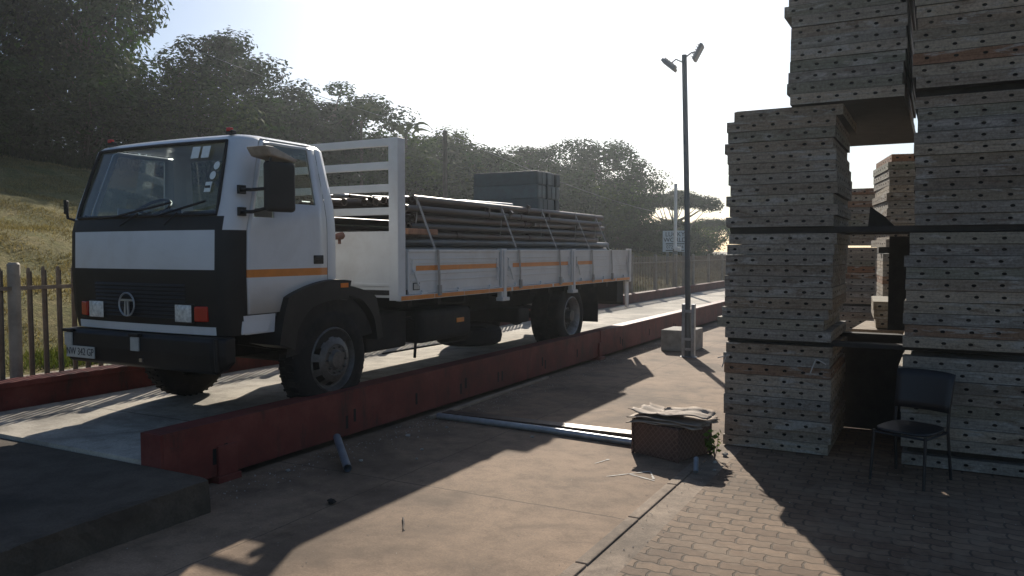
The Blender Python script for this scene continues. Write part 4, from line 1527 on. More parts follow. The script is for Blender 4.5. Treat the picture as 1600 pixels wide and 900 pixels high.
# couplers and loose short tubes on the top
cp = MB()
cp.lathe([(.048, -.03), (.056, -.03), (.056, .03), (.048, .03), (.048, -.03)], (0, 0, 0), 'Y', 10)
cp.box((.0, 0, .075), (.05, .06, .05))
c0 = cp.build('tube_coupler', M['tube_rusty'], smooth=True)
for i in range(16):
    c = c0 if i == 0 else c0.copy()
    if i:
        col.objects.link(c)
    lay = rnd.choice((0, 1, 2, 3, 4, 4, 4))
    if lay == 4:
        c.location = (-7.30 + rnd.randrange(2, 16) * .110, 7.95 + 5.9 * rnd.random(), 2.105 + lay * .100 + .01)
    else:
        c.location = (-7.30 + 15 * .110 + (.05 if lay % 2 else 0), 7.95 + 5.9 * rnd.random(), 2.105 + lay * .100)
    c.rotation_euler = (0, rnd.uniform(-1.5, 1.5), 0)
    tag(c, 'small rusty coupler clamped on a tube of the load', 'coupler', 'couplers on the loaded tubes')
for i in range(22):
    L = rnd.uniform(.7, 1.6)
    o = tube_mesh(L, .024).build('short_tube', M['galv'] if i % 3 else M['tube_rusty'], smooth=True)
    o.location = (rnd.uniform(-7.1, -5.72), 8.2 + (i % 14) * .28 + rnd.uniform(-.2, .2), 2.575 + rnd.uniform(.0, .02))
    o.rotation_euler = (rnd.uniform(-.02, .02), 0, rnd.uniform(-.25, .25))
    tag(o, 'short thin tube lying loose on top of the rusty scaffold tubes', 'tube', 'short tubes on top of the load')
tag(MB().box((-5.50, 7.92, 2.13), (.10, .62, .07)).build('wooden_block', simple('raw_wood', (.32, .16, .09), .8, var=.3), base=(-5.50, 7.92, 2.09), bevel=.008), 'reddish wooden chock wedged beside the load by the headboard', 'wood block')
# stacked grey blocks on the load
bk = MB().bx(-.62, .62, -.082, .082, 0, .228)
bk.bx(.6205, .632, -.070, .070, .012, .214)
b0 = bk.build('grey_block', M['box_grey'], bevel=.008)
nb = 0
rows_ = ('lowest', 'middle', 'top')
cols_ = ('nearest the cab', 'second from the cab', 'in the middle', 'second from the tail', 'nearest the tail')
for lay in range(3):
    for j in range(5):
        c = b0 if nb == 0 else b0.copy()
        if nb:
            col.objects.link(c)
        nb += 1
        c.location = (-6.55 + rnd.uniform(-.015, .015), 12.05 + j * .170, 2.555 + lay * .231)
        tag(c, 'grey block %s in the %s row of the stack on the load' % (cols_[j], rows_[lay]), 'block', 'grey blocks stacked on the load')
# ratchet straps
def strap(y, ytop, label, slack=0.0):
    m_ = MB()
    def rib(pts, wd=.045, th=.004):
        pts = [Vector(p) for p in pts]
        vs, fs = [], []
        for i, p in enumerate(pts):
            dd = (pts[min(i + 1, len(pts) - 1)] - pts[max(0, i - 1)]).normalized()
            nrm = dd.cross(Vector((0, 1, 0))).normalized()
            for sy in (-1, 1):
                vs += [p + Vector((0, sy * wd / 2, 0)) + nrm * th / 2, p + Vector((0, sy * wd / 2, 0)) - nrm * th / 2]
        for i in range(len(pts) - 1):
            a, b2 = i * 4, i * 4 + 4
            fs += [(a, a + 2, b2 + 2, b2), (a + 1, b2 + 1, b2 + 3, a + 3), (a, b2, b2 + 1, a + 1), (a + 2, a + 3, b2 + 3, b2 + 2)]
        m_.add(vs, fs)
    zt = 2.56
    rib([(-5.272, y, 1.36), (-5.268, y, 1.60), (-5.285, y, 1.915), (-5.33, y, 1.928), (-5.60, ytop, zt - .06), (-5.66, ytop, zt + .005), (-6.4, ytop, zt + .02), (-7.25, ytop, zt + .005), (-7.33, ytop, zt - .06), (-7.55, y, 1.93), (-7.59, y, 1.915), (-7.60, y, 1.36)])
    m_.box((-5.262, y, 1.43), (.03, .055, .12))
    if slack:
        m_.tube([(-5.60, ytop - .02, zt), (-5.58, ytop - .10 + slack, 2.3), (-5.56, ytop - .14, 2.12)], .007, 5)
    o = m_.build('ratchet_strap', M['strap'], base=(-5.28, y, 1.36))
    tag(o, label, 'strap', 'straps holding the load')
strap(7.98, 8.02, 'wide grey strap over the load nearest the headboard', .04)
strap(10.08, 10.15, 'grey strap just behind the first dropside post', .03)
strap(11.45, 11.50, 'grey strap crossing the dropside in line with the grey blocks', -.03)
strap(12.80, 12.82, 'grey strap through the short orange tape of the last dropside', .03)
strap(13.72, 13.74, 'grey strap with a loose ratchet, nearest the tail of the truck', .02)

# ------------------------------------------------------------------ panel stacks
def panel_mesh(W, D, H, nholes, edge, seed, name='formwork_panel'):
    """panel with a row of slotted holes through the front and the side faces; origin at bottom centre"""
    rng = random.Random(seed)
    m_ = MB()
    def face(P0, ux, L, nh):
        # P0 bottom start, ux unit dir, nrm outwards
        nrm = Vector((ux.y, -ux.x, 0))
        cw = L / nh
        off_ = rng.uniform(-.018, .018)
        for i in range(nh):
            a0, a1 = i * cw, (i + 1) * cw
            cx_, cz = (a0 + a1) / 2 + off_ + rng.uniform(-.007, .007), H * .5 + rng.uniform(-.006, .006)
            n8 = 10
            pts = []
            for q in range(n8):
                t_ = 2 * math.pi * q / n8
                pts.append((cx_ + .0195 * math.cos(t_), cz + .0125 * math.sin(t_)))
            corners = [(a0, 0), (a1, 0), (a1, H), (a0, H)]
            vs = [P0 + ux * u + Vector((0, 0, v_)) for u, v_ in corners + pts]
            inn = [P0 + ux * u + Vector((0, 0, v_)) - nrm * .035 for u, v_ in pts]
            n0 = 4
            idx_ = [n0 + q for q in range(n8)]
            # quadrants of the ring: right (0), top, left, bottom
            fs = []
            # angles: 0 right ; q=0
            fs.append((1, 2, n0 + 1, n0 + 0, n0 + 9))
            fs.append((2, 3, n0 + 4, n0 + 3, n0 + 2, n0 + 1))
            fs.append((3, 0, n0 + 6, n0 + 5, n0 + 4))
            fs.append((0, 1, n0 + 9, n0 + 8, n0 + 7, n0 + 6))
            m_.add(vs, fs, 0)
            m_.add(vs[4:] + inn, [(q, (q + 1) % n8, n8 + (q + 1) % n8, n8 + q) for q in range(n8)] + [tuple(range(n8, 2 * n8))], 1)
    w, d_ = W / 2, D / 2
    face(Vector((-w, -d_, 0)), Vector((1, 0, 0)), W, nholes)
    face(Vector((w, -d_, 0)), Vector((0, 1, 0)), D, max(2, round(D / .17)))
    face(Vector((w, d_, 0)), Vector((-1, 0, 0)), W, nholes)
    face(Vector((-w, d_, 0)), Vector((0, -1, 0)), D, max(2, round(D / .17)))
    m_.add([(-w, -d_, H), (w, -d_, H), (w, d_, H), (-w, d_, H)], [(0, 1, 2, 3)])
    m_.add([(-w, -d_, 0), (w, -d_, 0), (w, d_, 0), (-w, d_, 0)], [(3, 2, 1, 0)], 2)  # underside coloured dark to put its shade into the material
    return m_
def panel_data(W, D, nh, seed, mats):
    o = panel_mesh(W, D, .0965, nh, 0, seed).build('formwork_panel', mats)
    me_ = o.data
    bpy.data.objects.remove(o)
    return me_
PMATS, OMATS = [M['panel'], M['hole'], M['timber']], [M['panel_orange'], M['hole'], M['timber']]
PD = {}
for key, (W, D, nh) in {'std': (.965, 1.32, 6), 'wide': (1.02, 1.32, 5), 'long': (.955, 3.4, 6), 'longw': (1.05, 1.9, 5), 'back': (.62, 1.2, 4)}.items():
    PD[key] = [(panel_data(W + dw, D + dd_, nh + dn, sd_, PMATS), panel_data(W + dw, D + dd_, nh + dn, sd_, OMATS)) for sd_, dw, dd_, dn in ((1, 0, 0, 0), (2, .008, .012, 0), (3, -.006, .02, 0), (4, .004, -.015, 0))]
ORD = ['bottom', 'second', 'third', 'fourth', 'fifth', 'sixth', 'seventh', 'eighth', 'ninth', 'tenth', 'eleventh', 'twelfth', 'thirteenth', 'fourteenth']
def bundle(key, cx_, cy_, z0, n, where, group, orange=(), jit=.012, rz=0.0, pitch=.1005, shift=None):
    for i in range(n):
        og = i in orange
        o = bpy.data.objects.new('formwork_panel', rnd.choice(PD[key])[1 if og else 0])
        col.objects.link(o)
        dx = rnd.uniform(-jit, jit) + (shift.get(i, 0) if shift else 0)
        o.location = (cx_ + dx, cy_ + rnd.uniform(-jit, jit) * .7, z0 + i * pitch + .001)
        o.rotation_euler = (0, rnd.uniform(-.0015, .0015), rz + rnd.uniform(-.010, .010) + (math.pi if rnd.random() < .5 else 0))
        nm = ('top' if i == n - 1 else ORD[i])
        pre = 'orange stained panel' if og else 'weathered grey panel'
        lb = '%s, %s %s %s' % (pre, nm, 'one of' if nm in ('top', 'bottom') else 'from the bottom of', where)
        tag(o, lb, 'formwork panel', group)
    return z0 + n * pitch
SX, SY = -1.325, 8.42
zt = bundle('std', SX, SY, .012, 10, 'the ground bundle near the cardboard', 'panels of the stack near the cardboard', orange=(7,), shift={1: .008, 7: -.012, 8: -.012})
zt2 = bundle('std', SX - .005, SY, 1.06, 10, 'the second bundle near the cardboard', 'panels of the stack near the cardboard', shift={1: -.06, 0: .0, 2: -.03, 9: .02, 8: .01})
zt3 = bundle('std', SX + .012, SY, 2.125, 11, 'the third bundle near the cardboard', 'panels of the stack near the cardboard', jit=.02, shift={7: -.02, 10: .03})
bundle('long', -.765, 9.45, 3.245, 14, 'the high bridging bundle against the sky', 'panels of the bridging bundle', jit=.015, shift={0: .01, 4: .0, 6: -.015, 7: -.01, 8: -.03, 9: -.025, 10: -.03, 11: -.03})
SR = .255
bundle('wide', SR + .008, SY, .012, 1, 'all, on the paving behind the chair', 'panels of the stack behind the chair')
bundle('wide', SR, SY, .175, 8, 'the ground bundle behind the chair', 'panels of the stack behind the chair', shift={7: .0, 6: -.02})
bundle('wide', SR + .01, SY, 1.055, 10, 'the second bundle behind the chair', 'panels of the stack behind the chair', orange=(1,), shift={9: .03, 8: .025, 0: -.01})
bundle('wide', SR + .06, SY, 2.12, 11, 'the third bundle behind the chair', 'panels of the stack behind the chair', jit=.015)
bundle('longw', SR + .055, 8.72, 3.30, 13, 'the topmost bundle behind the chair', 'panels of the stack behind the chair', orange=(2,), jit=.012)
# rear stacks
bundle('back', -.40, 12.1, 1.95, 12, 'the turned bundle seen through the gap', 'panels of the rear stacks', rz=R(12), orange=(11,), jit=.03)
bundle('back', -.40, 12.1, .05, 18, 'the lower turned bundle in the gap', 'panels of the rear stacks', rz=R(12), jit=.02) if False else None
def rear_lower(cx_, cy_, z0, n, where, rz=0, og=()):
    return bundle('back', cx_, cy_, z0, n, where, 'panels of the rear stacks', rz=rz, jit=.02, orange=og)
rear_lower(-.42, 12.15, .012, 9, 'the lowest rear bundle in the gap', R(6), (3, 7))
rear_lower(-.42, 12.12, .96, 9, 'the middle rear bundle in the gap', R(8), (5,))
rear_lower(-1.12, 14.4, .012, 10, 'the farthest ground bundle in the gap', 0, (2,))
rear_lower(-1.12, 14.4, 1.05, 9, 'the farthest middle bundle in the gap', 0, (4, 5))
rear_lower(-1.12, 14.4, 1.99, 9, 'the farthest high bundle in the gap', 0, (2, 6, 8))
rear_lower(-.52, 10.35, .012, 10, 'the near ground bundle closing the gap', R(-3), (6,))
tag(MB().box((-.54, 9.17, .52), (.86, .02, 1.03)).build('shade_sheet', M['timber'], base=(-.54, 9.17, 0)), 'dark sheet added as painted shade in the gap between the stacks', 'shade sheet')  # both dark sheets are added to paint the black shade of the gap
tag(MB().box((-.32, 9.20, 1.56), (.26, .02, .98)).build('shade_sheet', M['timber'], base=(-.32, 9.20, 1.06)), 'narrow dark strip added as shade at the side of the gap above the ground bundles', 'shade sheet')
rear_lower(-.36, 10.45, 1.03, 3, 'the short bundle on top in the gap', R(5))
def timber(x0, x1, y0, y1, z0, z1, label, rz=0.0):
    o = MB().box((0, 0, 0), (x1 - x0, y1 - y0, z1 - z0), (0, 0, rz)).build('timber_bearer', M['timber'], bevel=.004)
    o.location = ((x0 + x1) / 2, (y0 + y1) / 2, (z0 + z1) / 2)
    tag(o, label, 'timber', 'timbers between the panel bundles')
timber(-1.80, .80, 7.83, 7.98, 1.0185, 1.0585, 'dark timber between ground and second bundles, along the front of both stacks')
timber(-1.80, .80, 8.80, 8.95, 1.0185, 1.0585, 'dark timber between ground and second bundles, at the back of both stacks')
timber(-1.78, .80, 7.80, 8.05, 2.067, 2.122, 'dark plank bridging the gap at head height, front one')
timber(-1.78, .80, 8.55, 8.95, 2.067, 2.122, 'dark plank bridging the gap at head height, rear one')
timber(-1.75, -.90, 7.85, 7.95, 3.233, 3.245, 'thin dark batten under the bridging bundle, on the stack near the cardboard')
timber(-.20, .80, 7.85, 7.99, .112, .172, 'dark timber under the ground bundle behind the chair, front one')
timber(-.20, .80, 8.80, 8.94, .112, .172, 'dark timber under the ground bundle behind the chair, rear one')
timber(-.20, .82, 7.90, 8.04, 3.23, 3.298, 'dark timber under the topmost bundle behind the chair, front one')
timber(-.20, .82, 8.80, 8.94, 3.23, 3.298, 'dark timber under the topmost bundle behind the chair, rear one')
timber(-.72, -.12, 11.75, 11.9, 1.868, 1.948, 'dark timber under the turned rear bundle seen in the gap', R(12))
pk = MB()
pk.prism([(-.62, 2.122), (-.36, 2.122), (-.47, 2.24), (-.60, 2.34)], 'Y', 8.62, 8.66)
tag(pk.build('broken_board', M['timber'], base=(-.5, 8.64, 2.122)), 'dark broken board standing on the plank in the gap', 'board')
for x, zz_, s_, lb in ((-1.78, .80, -1, 'white cable tie hanging at the outer corner of the ground bundle near the cardboard'), (-.97, .80, 1, 'white cable tie hanging near the inner corner of the ground bundle')):
    m_ = MB()
    m_.tube([(x, 7.735, zz_ + .10), (x + .03, 7.725, zz_ + .095), (x + s_ * .09, 7.73, zz_ + .06)], .006, 5)
    m_.tube([(x, 7.735, zz_ + .10), (x - .025, 7.72, zz_ + .03), (x - .045, 7.725, zz_ - .03)], .006, 5)
    tag(m_.build('cable_tie', M['white_paint'], base=(x, 7.73, zz_)), lb, 'cable tie')

# ------------------------------------------------------------------ chair
chr_ = empty('chair', (-.17, 7.30, 0), 'black chair with a wide backrest standing before the panel stack', 'chair', rz=R(-22))
def ch_build(mb, name, parent=chr_, **kw):
    # local coordinates: front is -Y
    o = mb.build(name, M['chair_black'], **kw)
    o.parent = parent
    return o
sm = MB()
n_ = 20
vs = []
for zz_ in (.415, .445):
    for k_ in range(n_):
        a = 2 * math.pi * k_ / n_
        ca, sa = math.cos(a), math.sin(a)
        e = .55
        vs.append((.225 * math.copysign(abs(ca) ** e, ca), .225 * math.copysign(abs(sa) ** e, sa), zz_ + .012 * (1 if zz_ > .43 else 0) * (sa * .5)))
sm.add(vs, [tuple(range(n_ - 1, -1, -1)), tuple(range(n_, 2 * n_))] + [(k_, (k_ + 1) % n_, n_ + (k_ + 1) % n_, n_ + k_) for k_ in range(n_)])
ch_build(sm, 'seat', bevel=.012, smooth=False)
bmh = MB()
vs, fs = [], []
nx_, nz_ = 8, 5
for i in range(nx_ + 1):
    for j in range(nz_ + 1):
        u, v_ = i / nx_ * 2 - 1, j / nz_
        vs.append((u * (.225 + .012 * v_), .205 + .07 * v_ - .035 * (1 - u * u) * -1 * .9, .56 + .33 * v_ - .012 * abs(u) ** 3 * v_))
for i in range(nx_):
    for j in range(nz_):
        a = i * (nz_ + 1) + j
        fs.append((a, a + nz_ + 1, a + nz_ + 2, a + 1))
bmh.add(vs, fs)
bo = ch_build(bmh, 'backrest', smooth=True)
md = bo.modifiers.new('solid', 'SOLIDIFY')
md.thickness = .018
for sx_ in (-1, 1):
    ch_build(MB().tube([(sx_ * .215, -.235, 0), (sx_ * .205, -.20, .42)], .013, 8), 'leg', smooth=True)
    ch_build(MB().tube([(sx_ * .225, .26, 0), (sx_ * .215, .20, .42), (sx_ * .215, .215, .58), (sx_ * .22, .27, .84)], .013, 8), 'leg', smooth=True)
ch_build(MB().tube([(-.21, -.2, .40), (.21, -.2, .40)], .010, 7).tube([(-.21, .2, .40), (.21, .2, .40)], .010, 7).tube([(-.21, -.2, .40), (-.21, .2, .40)], .010, 7).tube([(.21, -.2, .40), (.21, .2, .40)], .010, 7), 'seat_frame', smooth=True)

# ------------------------------------------------------------------ crate with sheets on it
cr_o = Vector((-2.17, 7.22, 0))
cr = empty('woven_crate', cr_o, 'dark brown woven crate standing on the edge of the paving under warped sheets', 'crate', rz=R(-20))
def loc_build(mb, name, mat, parent, **kw):
    o = mb.build(name, mat, **kw)
    o.parent = parent
    return o
loc_build(MB().prism([(-.245, .0), (.245, .0), (.26, .30), (-.26, .30)], 'Y', -.25, .25), 'body', M['crate'], cr, bevel=.012)
for cx_, cy_ in ((.255, -.252), (-.255, -.252), (.255, .252), (-.255, .252)):
    loc_build(MB().box((cx_, cy_, .15), (.022, .022, .30)), 'corner_strip', M['crate'], cr)
SL = ['lowest warped sheet of the pile on the woven crate', 'second warped brown sheet up, sticking out toward the truck', 'middle warped sheet of the pile on the crate, jutting toward the stack',
      'upper brown sheet with torn edges on the crate pile', 'pale curled sheet on top of the crate toward the truck', 'pale curled sheet on top of the crate toward the panel stack']
for i in range(6):
    rr = random.Random(50 + i)
    nx_, ny_ = 16, 10
    L, Wd = (rr.uniform(.62, .72), rr.uniform(.44, .54)) if i < 4 else (.46, .36)
    ph = rr.uniform(0, 6)
    vs, fs = [], []
    for a in range(nx_ + 1):
        for b2 in range(ny_ + 1):
            u, v_ = a / nx_ * 2 - 1, b2 / ny_ * 2 - 1
            eu = 1 + (.05 * math.sin(9 * v_ + ph) + .04 * math.sin(23 * v_ + 2 * ph)) * abs(u) ** 4
            ev = 1 + (.06 * math.sin(8 * u + ph)) * abs(v_) ** 4
            z = .012 * math.sin(3.4 * u + ph) * (1 if i > 3 else .35) + .010 * math.sin(7 * v_ + ph) * (1 if i > 3 else .3) + (.02 * abs(v_) ** 3 if i > 3 else 0) - (.012 * abs(u) ** 4 if i < 4 else 0)
            vs.append((u * L / 2 * eu, v_ * Wd / 2 * ev, z))
    for a in range(nx_):
        for b2 in range(ny_):
            q = a * (ny_ + 1) + b2
            fs.append((q, q + ny_ + 1, q + ny_ + 2, q + 1))
    o = MB().add(vs, fs).build('warped_sheet', M['card'], smooth=True)
    md = o.modifiers.new('solid', 'SOLIDIFY')
    md.thickness = .006
    dx, dy = (rr.uniform(-.05, .05), rr.uniform(-.03, .03)) if i < 4 else ((-.13, .03) if i == 4 else (.14, -.03))
    o.location = cr_o + Vector((dx, dy, .314 + i * .013 + (.006 if i > 3 else 0)))
    o.rotation_euler = (0, 0, R(-10) + rr.uniform(-.22, .22))
    tag(o, SL[i], 'sheet', 'warped sheets on the crate')

# ------------------------------------------------------------------ small things on the yard
tag(MB().tube([(-4.95, 7.46, .035), (-3.6, 7.40, .035), (-2.50, 7.30, .035)], .034, 14).build('steel_pipe', M['galv'], base=(-3.7, 7.38, 0), smooth=True), 'long grey steel pipe lying on the concrete between the beam and the crate', 'pipe')
ch_ = MB()
ch_.prism([(7.50, .004), (7.66, .004), (7.66, .016), (7.515, .016), (7.515, .055), (7.66, .055), (7.66, .068), (7.50, .068)], 'X', -4.92, -2.42)
tag(ch_.build('steel_channel', M['tube_rusty'], base=(-3.7, 7.58, 0)), 'rusty steel channel lying behind the grey pipe beside the crate', 'steel channel')
tag(MB().box((-5.05, 9.0, .02), (.06, 3.2, .03), (0, 0, R(1.5))).build('wooden_lath', M['lath'], base=(-5.05, 9.0, .005)), 'long thin wooden lath lying along the foot of the red beam', 'lath')
pp = MB()
pp.tube([(-5.0, 5.80, .13), (-4.42, 5.26, .04)], .036, 14, caps=False)
pp.tube([(-4.42, 5.26, .04), (-4.995, 5.795, .129)], .029, 14, caps=False)
tag(pp.build('drain_pipe', M['pipe_grey'], base=(-4.7, 5.5, 0), smooth=True), 'short grey plastic drain pipe sticking out from under the red beam', 'pipe')
tag(MB().tube([(-1.80, 6.72, .115), (-1.775, 6.62, .022)], .022, 10).build('pipe_offcut', M['pipe_grey'], base=(-1.78, 6.66, 0), smooth=True), 'short grey pipe offcut propped against the woven crate', 'pipe')
mk = [((-2.42, 6.19), (-2.14, 6.52)), ((-2.29, 6.36), (-2.02, 6.26)), ((-2.66, 6.52), (-2.60, 6.72)), ((-2.13, 6.49), (-2.04, 6.30))]
mm_ = MB()
for (a, b2) in mk:
    n_ = 12
    vs, fs = [], []
    for i in range(n_ + 1):
        t_ = i / n_
        x, y = a[0] + (b2[0] - a[0]) * t_, a[1] + (b2[1] - a[1]) * t_
        nrm = Vector((-(b2[1] - a[1]), b2[0] - a[0], 0)).normalized()
        wd = .010 * rnd.uniform(.3, 1.4)
        vs += [(x + nrm.x * wd, y + nrm.y * wd, .004), (x - nrm.x * wd, y - nrm.y * wd, .004)]
    for i in range(n_):
        fs.append((i * 2, i * 2 + 1, i * 2 + 3, i * 2 + 2))
    mm_.add(vs, fs)
mo_ = mm_.build('paint_line', M['white_paint'])
mo_['kind'] = 'structure'
def grit(name, n, fx, fy, smin, smax, mat, label):
    x, y = fx(n), fy(n)
    sz = rg.uniform(smin, smax, n) * rg.uniform(.5, 1, n)
    base = np.array([[1, 0, -.3], [-.5, .87, -.3], [-.5, -.87, -.3], [0, 0, .8]])
    ang = rg.uniform(0, 6.28, n)
    ca, sa = np.cos(ang), np.sin(ang)
    V = base[None] * rg.uniform(.6, 1.4, (n, 4, 1)) * sz[:, None, None]
    Vx = V[..., 0] * ca[:, None] - V[..., 1] * sa[:, None] + x[:, None]
    Vy = V[..., 0] * sa[:, None] + V[..., 1] * ca[:, None] + y[:, None]
    V = np.stack([Vx, Vy, V[..., 2] + .003], -1).reshape(-1, 3)
    F = (np.array([[0, 1, 3], [1, 2, 3], [2, 0, 3]])[None] + 4 * np.arange(n)[:, None, None]).reshape(-1, 3)
    o = bpy.data.objects.new(name, np_mesh(name, V, F, mat))
    col.objects.link(o)
    tag(o, label, 'gravel', kind='stuff')
grit('gravel', 900, lambda n: -5.1 + np.abs(rg.normal(0, .28, n)), lambda n: rg.uniform(4.2, 16, n), .004, .013, M['concrete_block'], 'small grit gathered along the foot of the red beam')
grit('gravel', 700, lambda n: -1.74 + rg.normal(0, .14, n), lambda n: rg.uniform(2.5, 14, n), .002, .007, M['plaster'], 'sandy grit scattered along the kerb strip')
grit('gravel', 1500, lambda n: rg.uniform(-5, 1.5, n), lambda n: rg.uniform(2.5, 13, n), .002, .006, M['concrete_block'], 'fine grit scattered over the yard')
# twig and pebbles
tag(MB().tube([(-3.30, 4.52, .010), (-3.22, 4.42, .014), (-3.16, 4.33, .010)], [.007, .006, .004], 6).build('twig', M['bark'], base=(-3.2, 4.4, 0)), 'small dark twig on the sunlit concrete', 'twig')
def stone(x, y, s, label, mat='concrete_block'):
    bm = bmesh.new()
    bmesh.ops.create_icosphere(bm, subdivisions=2, radius=s)
    for v in bm.verts:
        v.co *= 1 + rnd.uniform(-.25, .2)
        v.co.z *= .6
    me_ = bpy.data.meshes.new('stone')
    bm.to_mesh(me_)
    bm.free()
    me_.materials.append(M[mat])
    o = bpy.data.objects.new('stone', me_)
    o.location = (x, y, s * .5)
    col.objects.link(o)
    tag(o, label, 'stone', 'loose stones on the yard')
stone(-3.98, 4.55, .035, 'dark loose stone in the truck shadow on the concrete', 'tyre')
for x, y, s in [(-4.55, 5.6, .02), (-4.3, 6.2, .016), (-4.75, 6.6, .024), (-4.15, 5.9, .013), (-4.6, 7.1, .02), (-3.6, 7.15, .02), (-4.9, 5.05, .02), (-1.72, 7.05, .02), (-1.66, 6.8, .016), (-1.70, 7.35, .03)]:
    stone(x, y, s, 'small loose stone lying on the yard concrete')
# weed beside the crate
wd = empty('weed', (-1.76, 7.22, 0), 'small leafy green weed growing between the crate and the panel stack', 'plant')
st_ = MB()
cs_ = []
rw = random.Random(3)
for i in range(6):
    a, h = rw.uniform(0, 6.3), rw.uniform(.14, .27)
    e = Vector((-1.76 + .09 * math.cos(a), 7.22 + .09 * math.sin(a), h))
    st_.tube([(-1.76, 7.22, 0), Vector((-1.76, 7.22, 0)).lerp(e, .5) + Vector((.01, 0, .02)), e], .004, 5)
    for j in range(7):
        cs_.append(Vector((-1.76, 7.22, 0)).lerp(e, rw.uniform(.35, 1.05)) + Vector((rw.uniform(-.03, .03), rw.uniform(-.03, .03), rw.uniform(-.01, .02))))
st_.build('stem', M['bark'], wd)
V, Fq, Tq = leaf_cloud(np.array([tuple(c - wd.location) for c in cs_]), [.02] * len(cs_), 250, .042, np.random.default_rng(2), 0.2, 1.4)
o = bpy.data.objects.new('leaf', np_mesh('leaf', V, Fq, M['leaf_bright'], tint=Tq))
col.objects.link(o)
o.parent = wd
# concrete step by the pole
tag(MB().bx(-4.62, -4.02, 14.62, 15.42, 0, .40).build('concrete_step', M['concrete_block'], base=(-4.3, 15, 0), bevel=.015), 'concrete step block beside the weighbridge behind the light pole', 'step')

# ------------------------------------------------------------------ poles, sign, wires
lpz = Vector((-3.90, 13.96, 0))
lt = empty('light_pole', lpz, 'tall dark steel pole with two floodlights beside the weighbridge', 'light pole')
MB().tube([lpz, lpz + Vector((-.05, 0, 2.6)), lpz + Vector((-.13, 0, 5.36))], [.052, .05, .045], 12).build('shaft', M['pole'], lt, smooth=True)
pg = MB()
for sx_ in (-1, 1):
    pg.bx(lpz.x + sx_ * .085 - .03, lpz.x + sx_ * .085 + .03, lpz.y - .05, lpz.y + .05, 0, .95)
pg.bx(lpz.x - .14, lpz.x + .14, lpz.y - .07, lpz.y + .07, 0, .012)
for z in (.12, .30, .80):
    pg.bx(lpz.x - .055, lpz.x + .055, lpz.y - .058, lpz.y - .052, z, z + .05)
pg.build('base_bracket', M['galv'], lt, bevel=.004)
for sg, tilt in ((-1, 40), (1, 62)):
    c = lpz + Vector((-.13 + sg * .26, -.04, 5.20 if sg < 0 else 5.36))
    hd = MB().box(c, (.30, .26, .06), (0, R(tilt) if sg < 0 else R(-tilt), R(8)))
    f_ = hd.build('floodlight', M['lamp_grey'], lt, bevel=.012)
    rr_ = Euler((0, R(tilt) if sg < 0 else R(-tilt), R(8))).to_matrix()
    fi = MB()
    for q in range(6):
        fi.box(c + rr_ @ Vector((-.11 + q * .044, 0, .045)), (.008, .22, .035), (0, R(tilt) if sg < 0 else R(-tilt), R(8)))
    fi.build('cooling_fin', M['lamp_grey'], f_)
    MB().tube([lpz + Vector((-.13, 0, 5.22 if sg < 0 else 5.30)), c.lerp(lpz + Vector((-.13, 0, 5.3)), .45) + Vector((0, 0, .05)), c], .014, 7).build('bracket', M['lamp_grey'], f_)
wp = Vector((-9.3, 31.2, .3))
wpo = empty('tall_pole', wp, 'thin pole, white above and dark below, behind the fence beside the signboard', 'pole')
MB().tube([wp + Vector((0, 0, -.2)), wp + Vector((0, 0, 1.68))], .10, 10).build('lower_shaft', M['pole'], wpo, smooth=True)
MB().tube([wp + Vector((0, 0, 1.68)), wp + Vector((0, 0, 4.28))], .065, 10).build('upper_shaft', M['pole_white'], wpo, smooth=True)
MB().box(wp + Vector((.12, -.05, 1.68)), (.26, .16, .16)).build('camera_box', M['pole_white'], wpo, bevel=.02)
sg_ = empty('signboard', (-9.9, 33.2, .3), 'pale blue signboard with two rows of dark capitals standing behind the fence', 'sign')
MB().bx(-10.44, -9.36, 33.18, 33.22, 1.86, 2.76).build('board', M['sign_blue'], sg_)
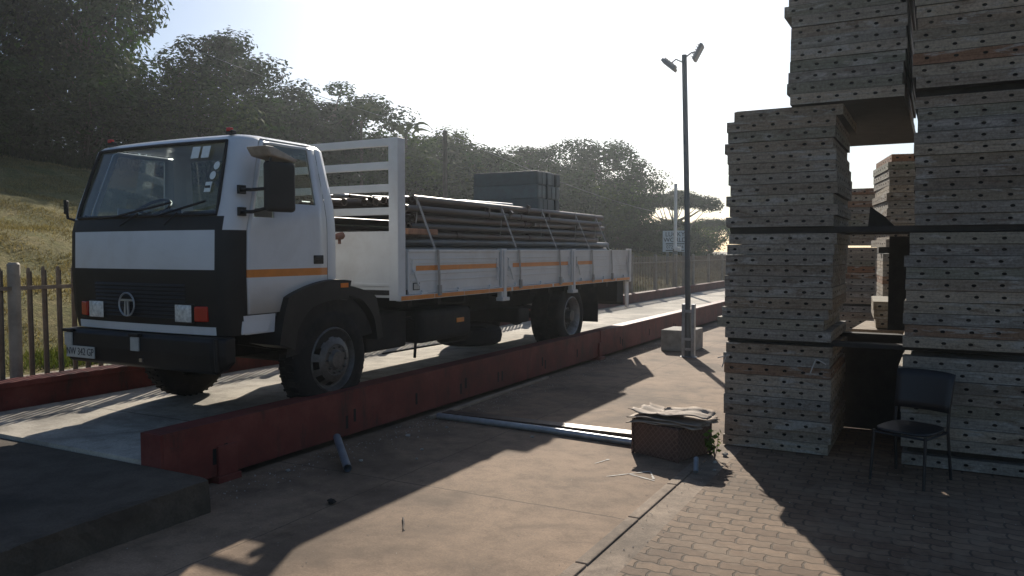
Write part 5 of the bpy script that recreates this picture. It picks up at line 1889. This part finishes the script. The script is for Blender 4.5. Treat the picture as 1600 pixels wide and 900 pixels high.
for x in (-10.25, -9.55):
    MB().bx(x - .04, x + .04, 33.225, 33.30, .1, 2.7).build('post', M['pole'], sg_)
for tx, sz, z in (('LUCKY', .27, 2.60), ('WORLD', .27, 2.36), ('TRUCK STOP', .09, 2.20), ('0722 984', .20, 2.06), ('100 METRES', .12, 1.92)):
    if tx in ('TRUCK STOP', '100 METRES'):
        MB().bx(-10.3, -9.5, 33.172, 33.178, z - .018, z + .018).build('printed_line', M['ink'], sg_)
    else:
        lettering(tx, sz, (-9.9, 33.172, z), (R(90), 0, 0), M['ink'], sg_)
tp_ = Vector((-14.0, 21.56, 1.3))
tag(MB().tube([tp_ + Vector((0, 0, -.6)), tp_ + Vector((0, 0, 4.45))], [.085, .07], 10).build('timber_pole', M['pole_wood'], base=tp_, smooth=True), 'dark timber utility pole among the bushes behind the load', 'pole')
def wire(a, b2, sag, label):
    a, b2 = Vector(a), Vector(b2)
    pts = []
    for t_ in np.linspace(0, 1, 25):
        p = a.lerp(b2, t_)
        p.z -= sag * 4 * t_ * (1 - t_)
        pts.append(p)
    tag(MB().tube(pts, .009, 5).build('overhead_wire', M['pole'], base=a), label, 'wire')
wire((-17.6, 14.6, 7.3), (-14.0, 21.56, 5.68), .16, 'pale overhead wire sagging from the trees to the dark timber pole')
wire((-14.0, 21.56, 5.68), (-15.2, 52, 4.2), .40, 'thin overhead wire running from the timber pole past the round tree')

# ------------------------------------------------------------------ the sunlit air
hz = MB().bx(-160, 60, -60, 190, -1.2, 26).build('haze', [])
hm, ht, hbs = new_mat('haze_air')
ht.nodes.remove(hbs)
pvn = N(ht, 'ShaderNodeVolumePrincipled')
pvn.inputs['Color'].default_value = (0.86, 0.94, 1.0, 1)
pvn.inputs['Density'].default_value = 0.0008
pvn.inputs['Anisotropy'].default_value = 0.76
ht.links.new(pvn.outputs[0], ht.nodes['Material Output'].inputs['Volume'])
hz.data.materials.append(hm)
hz['kind'] = 'stuff'
hz['label'] = 'thin bright haze in the air'
hz['category'] = 'haze'
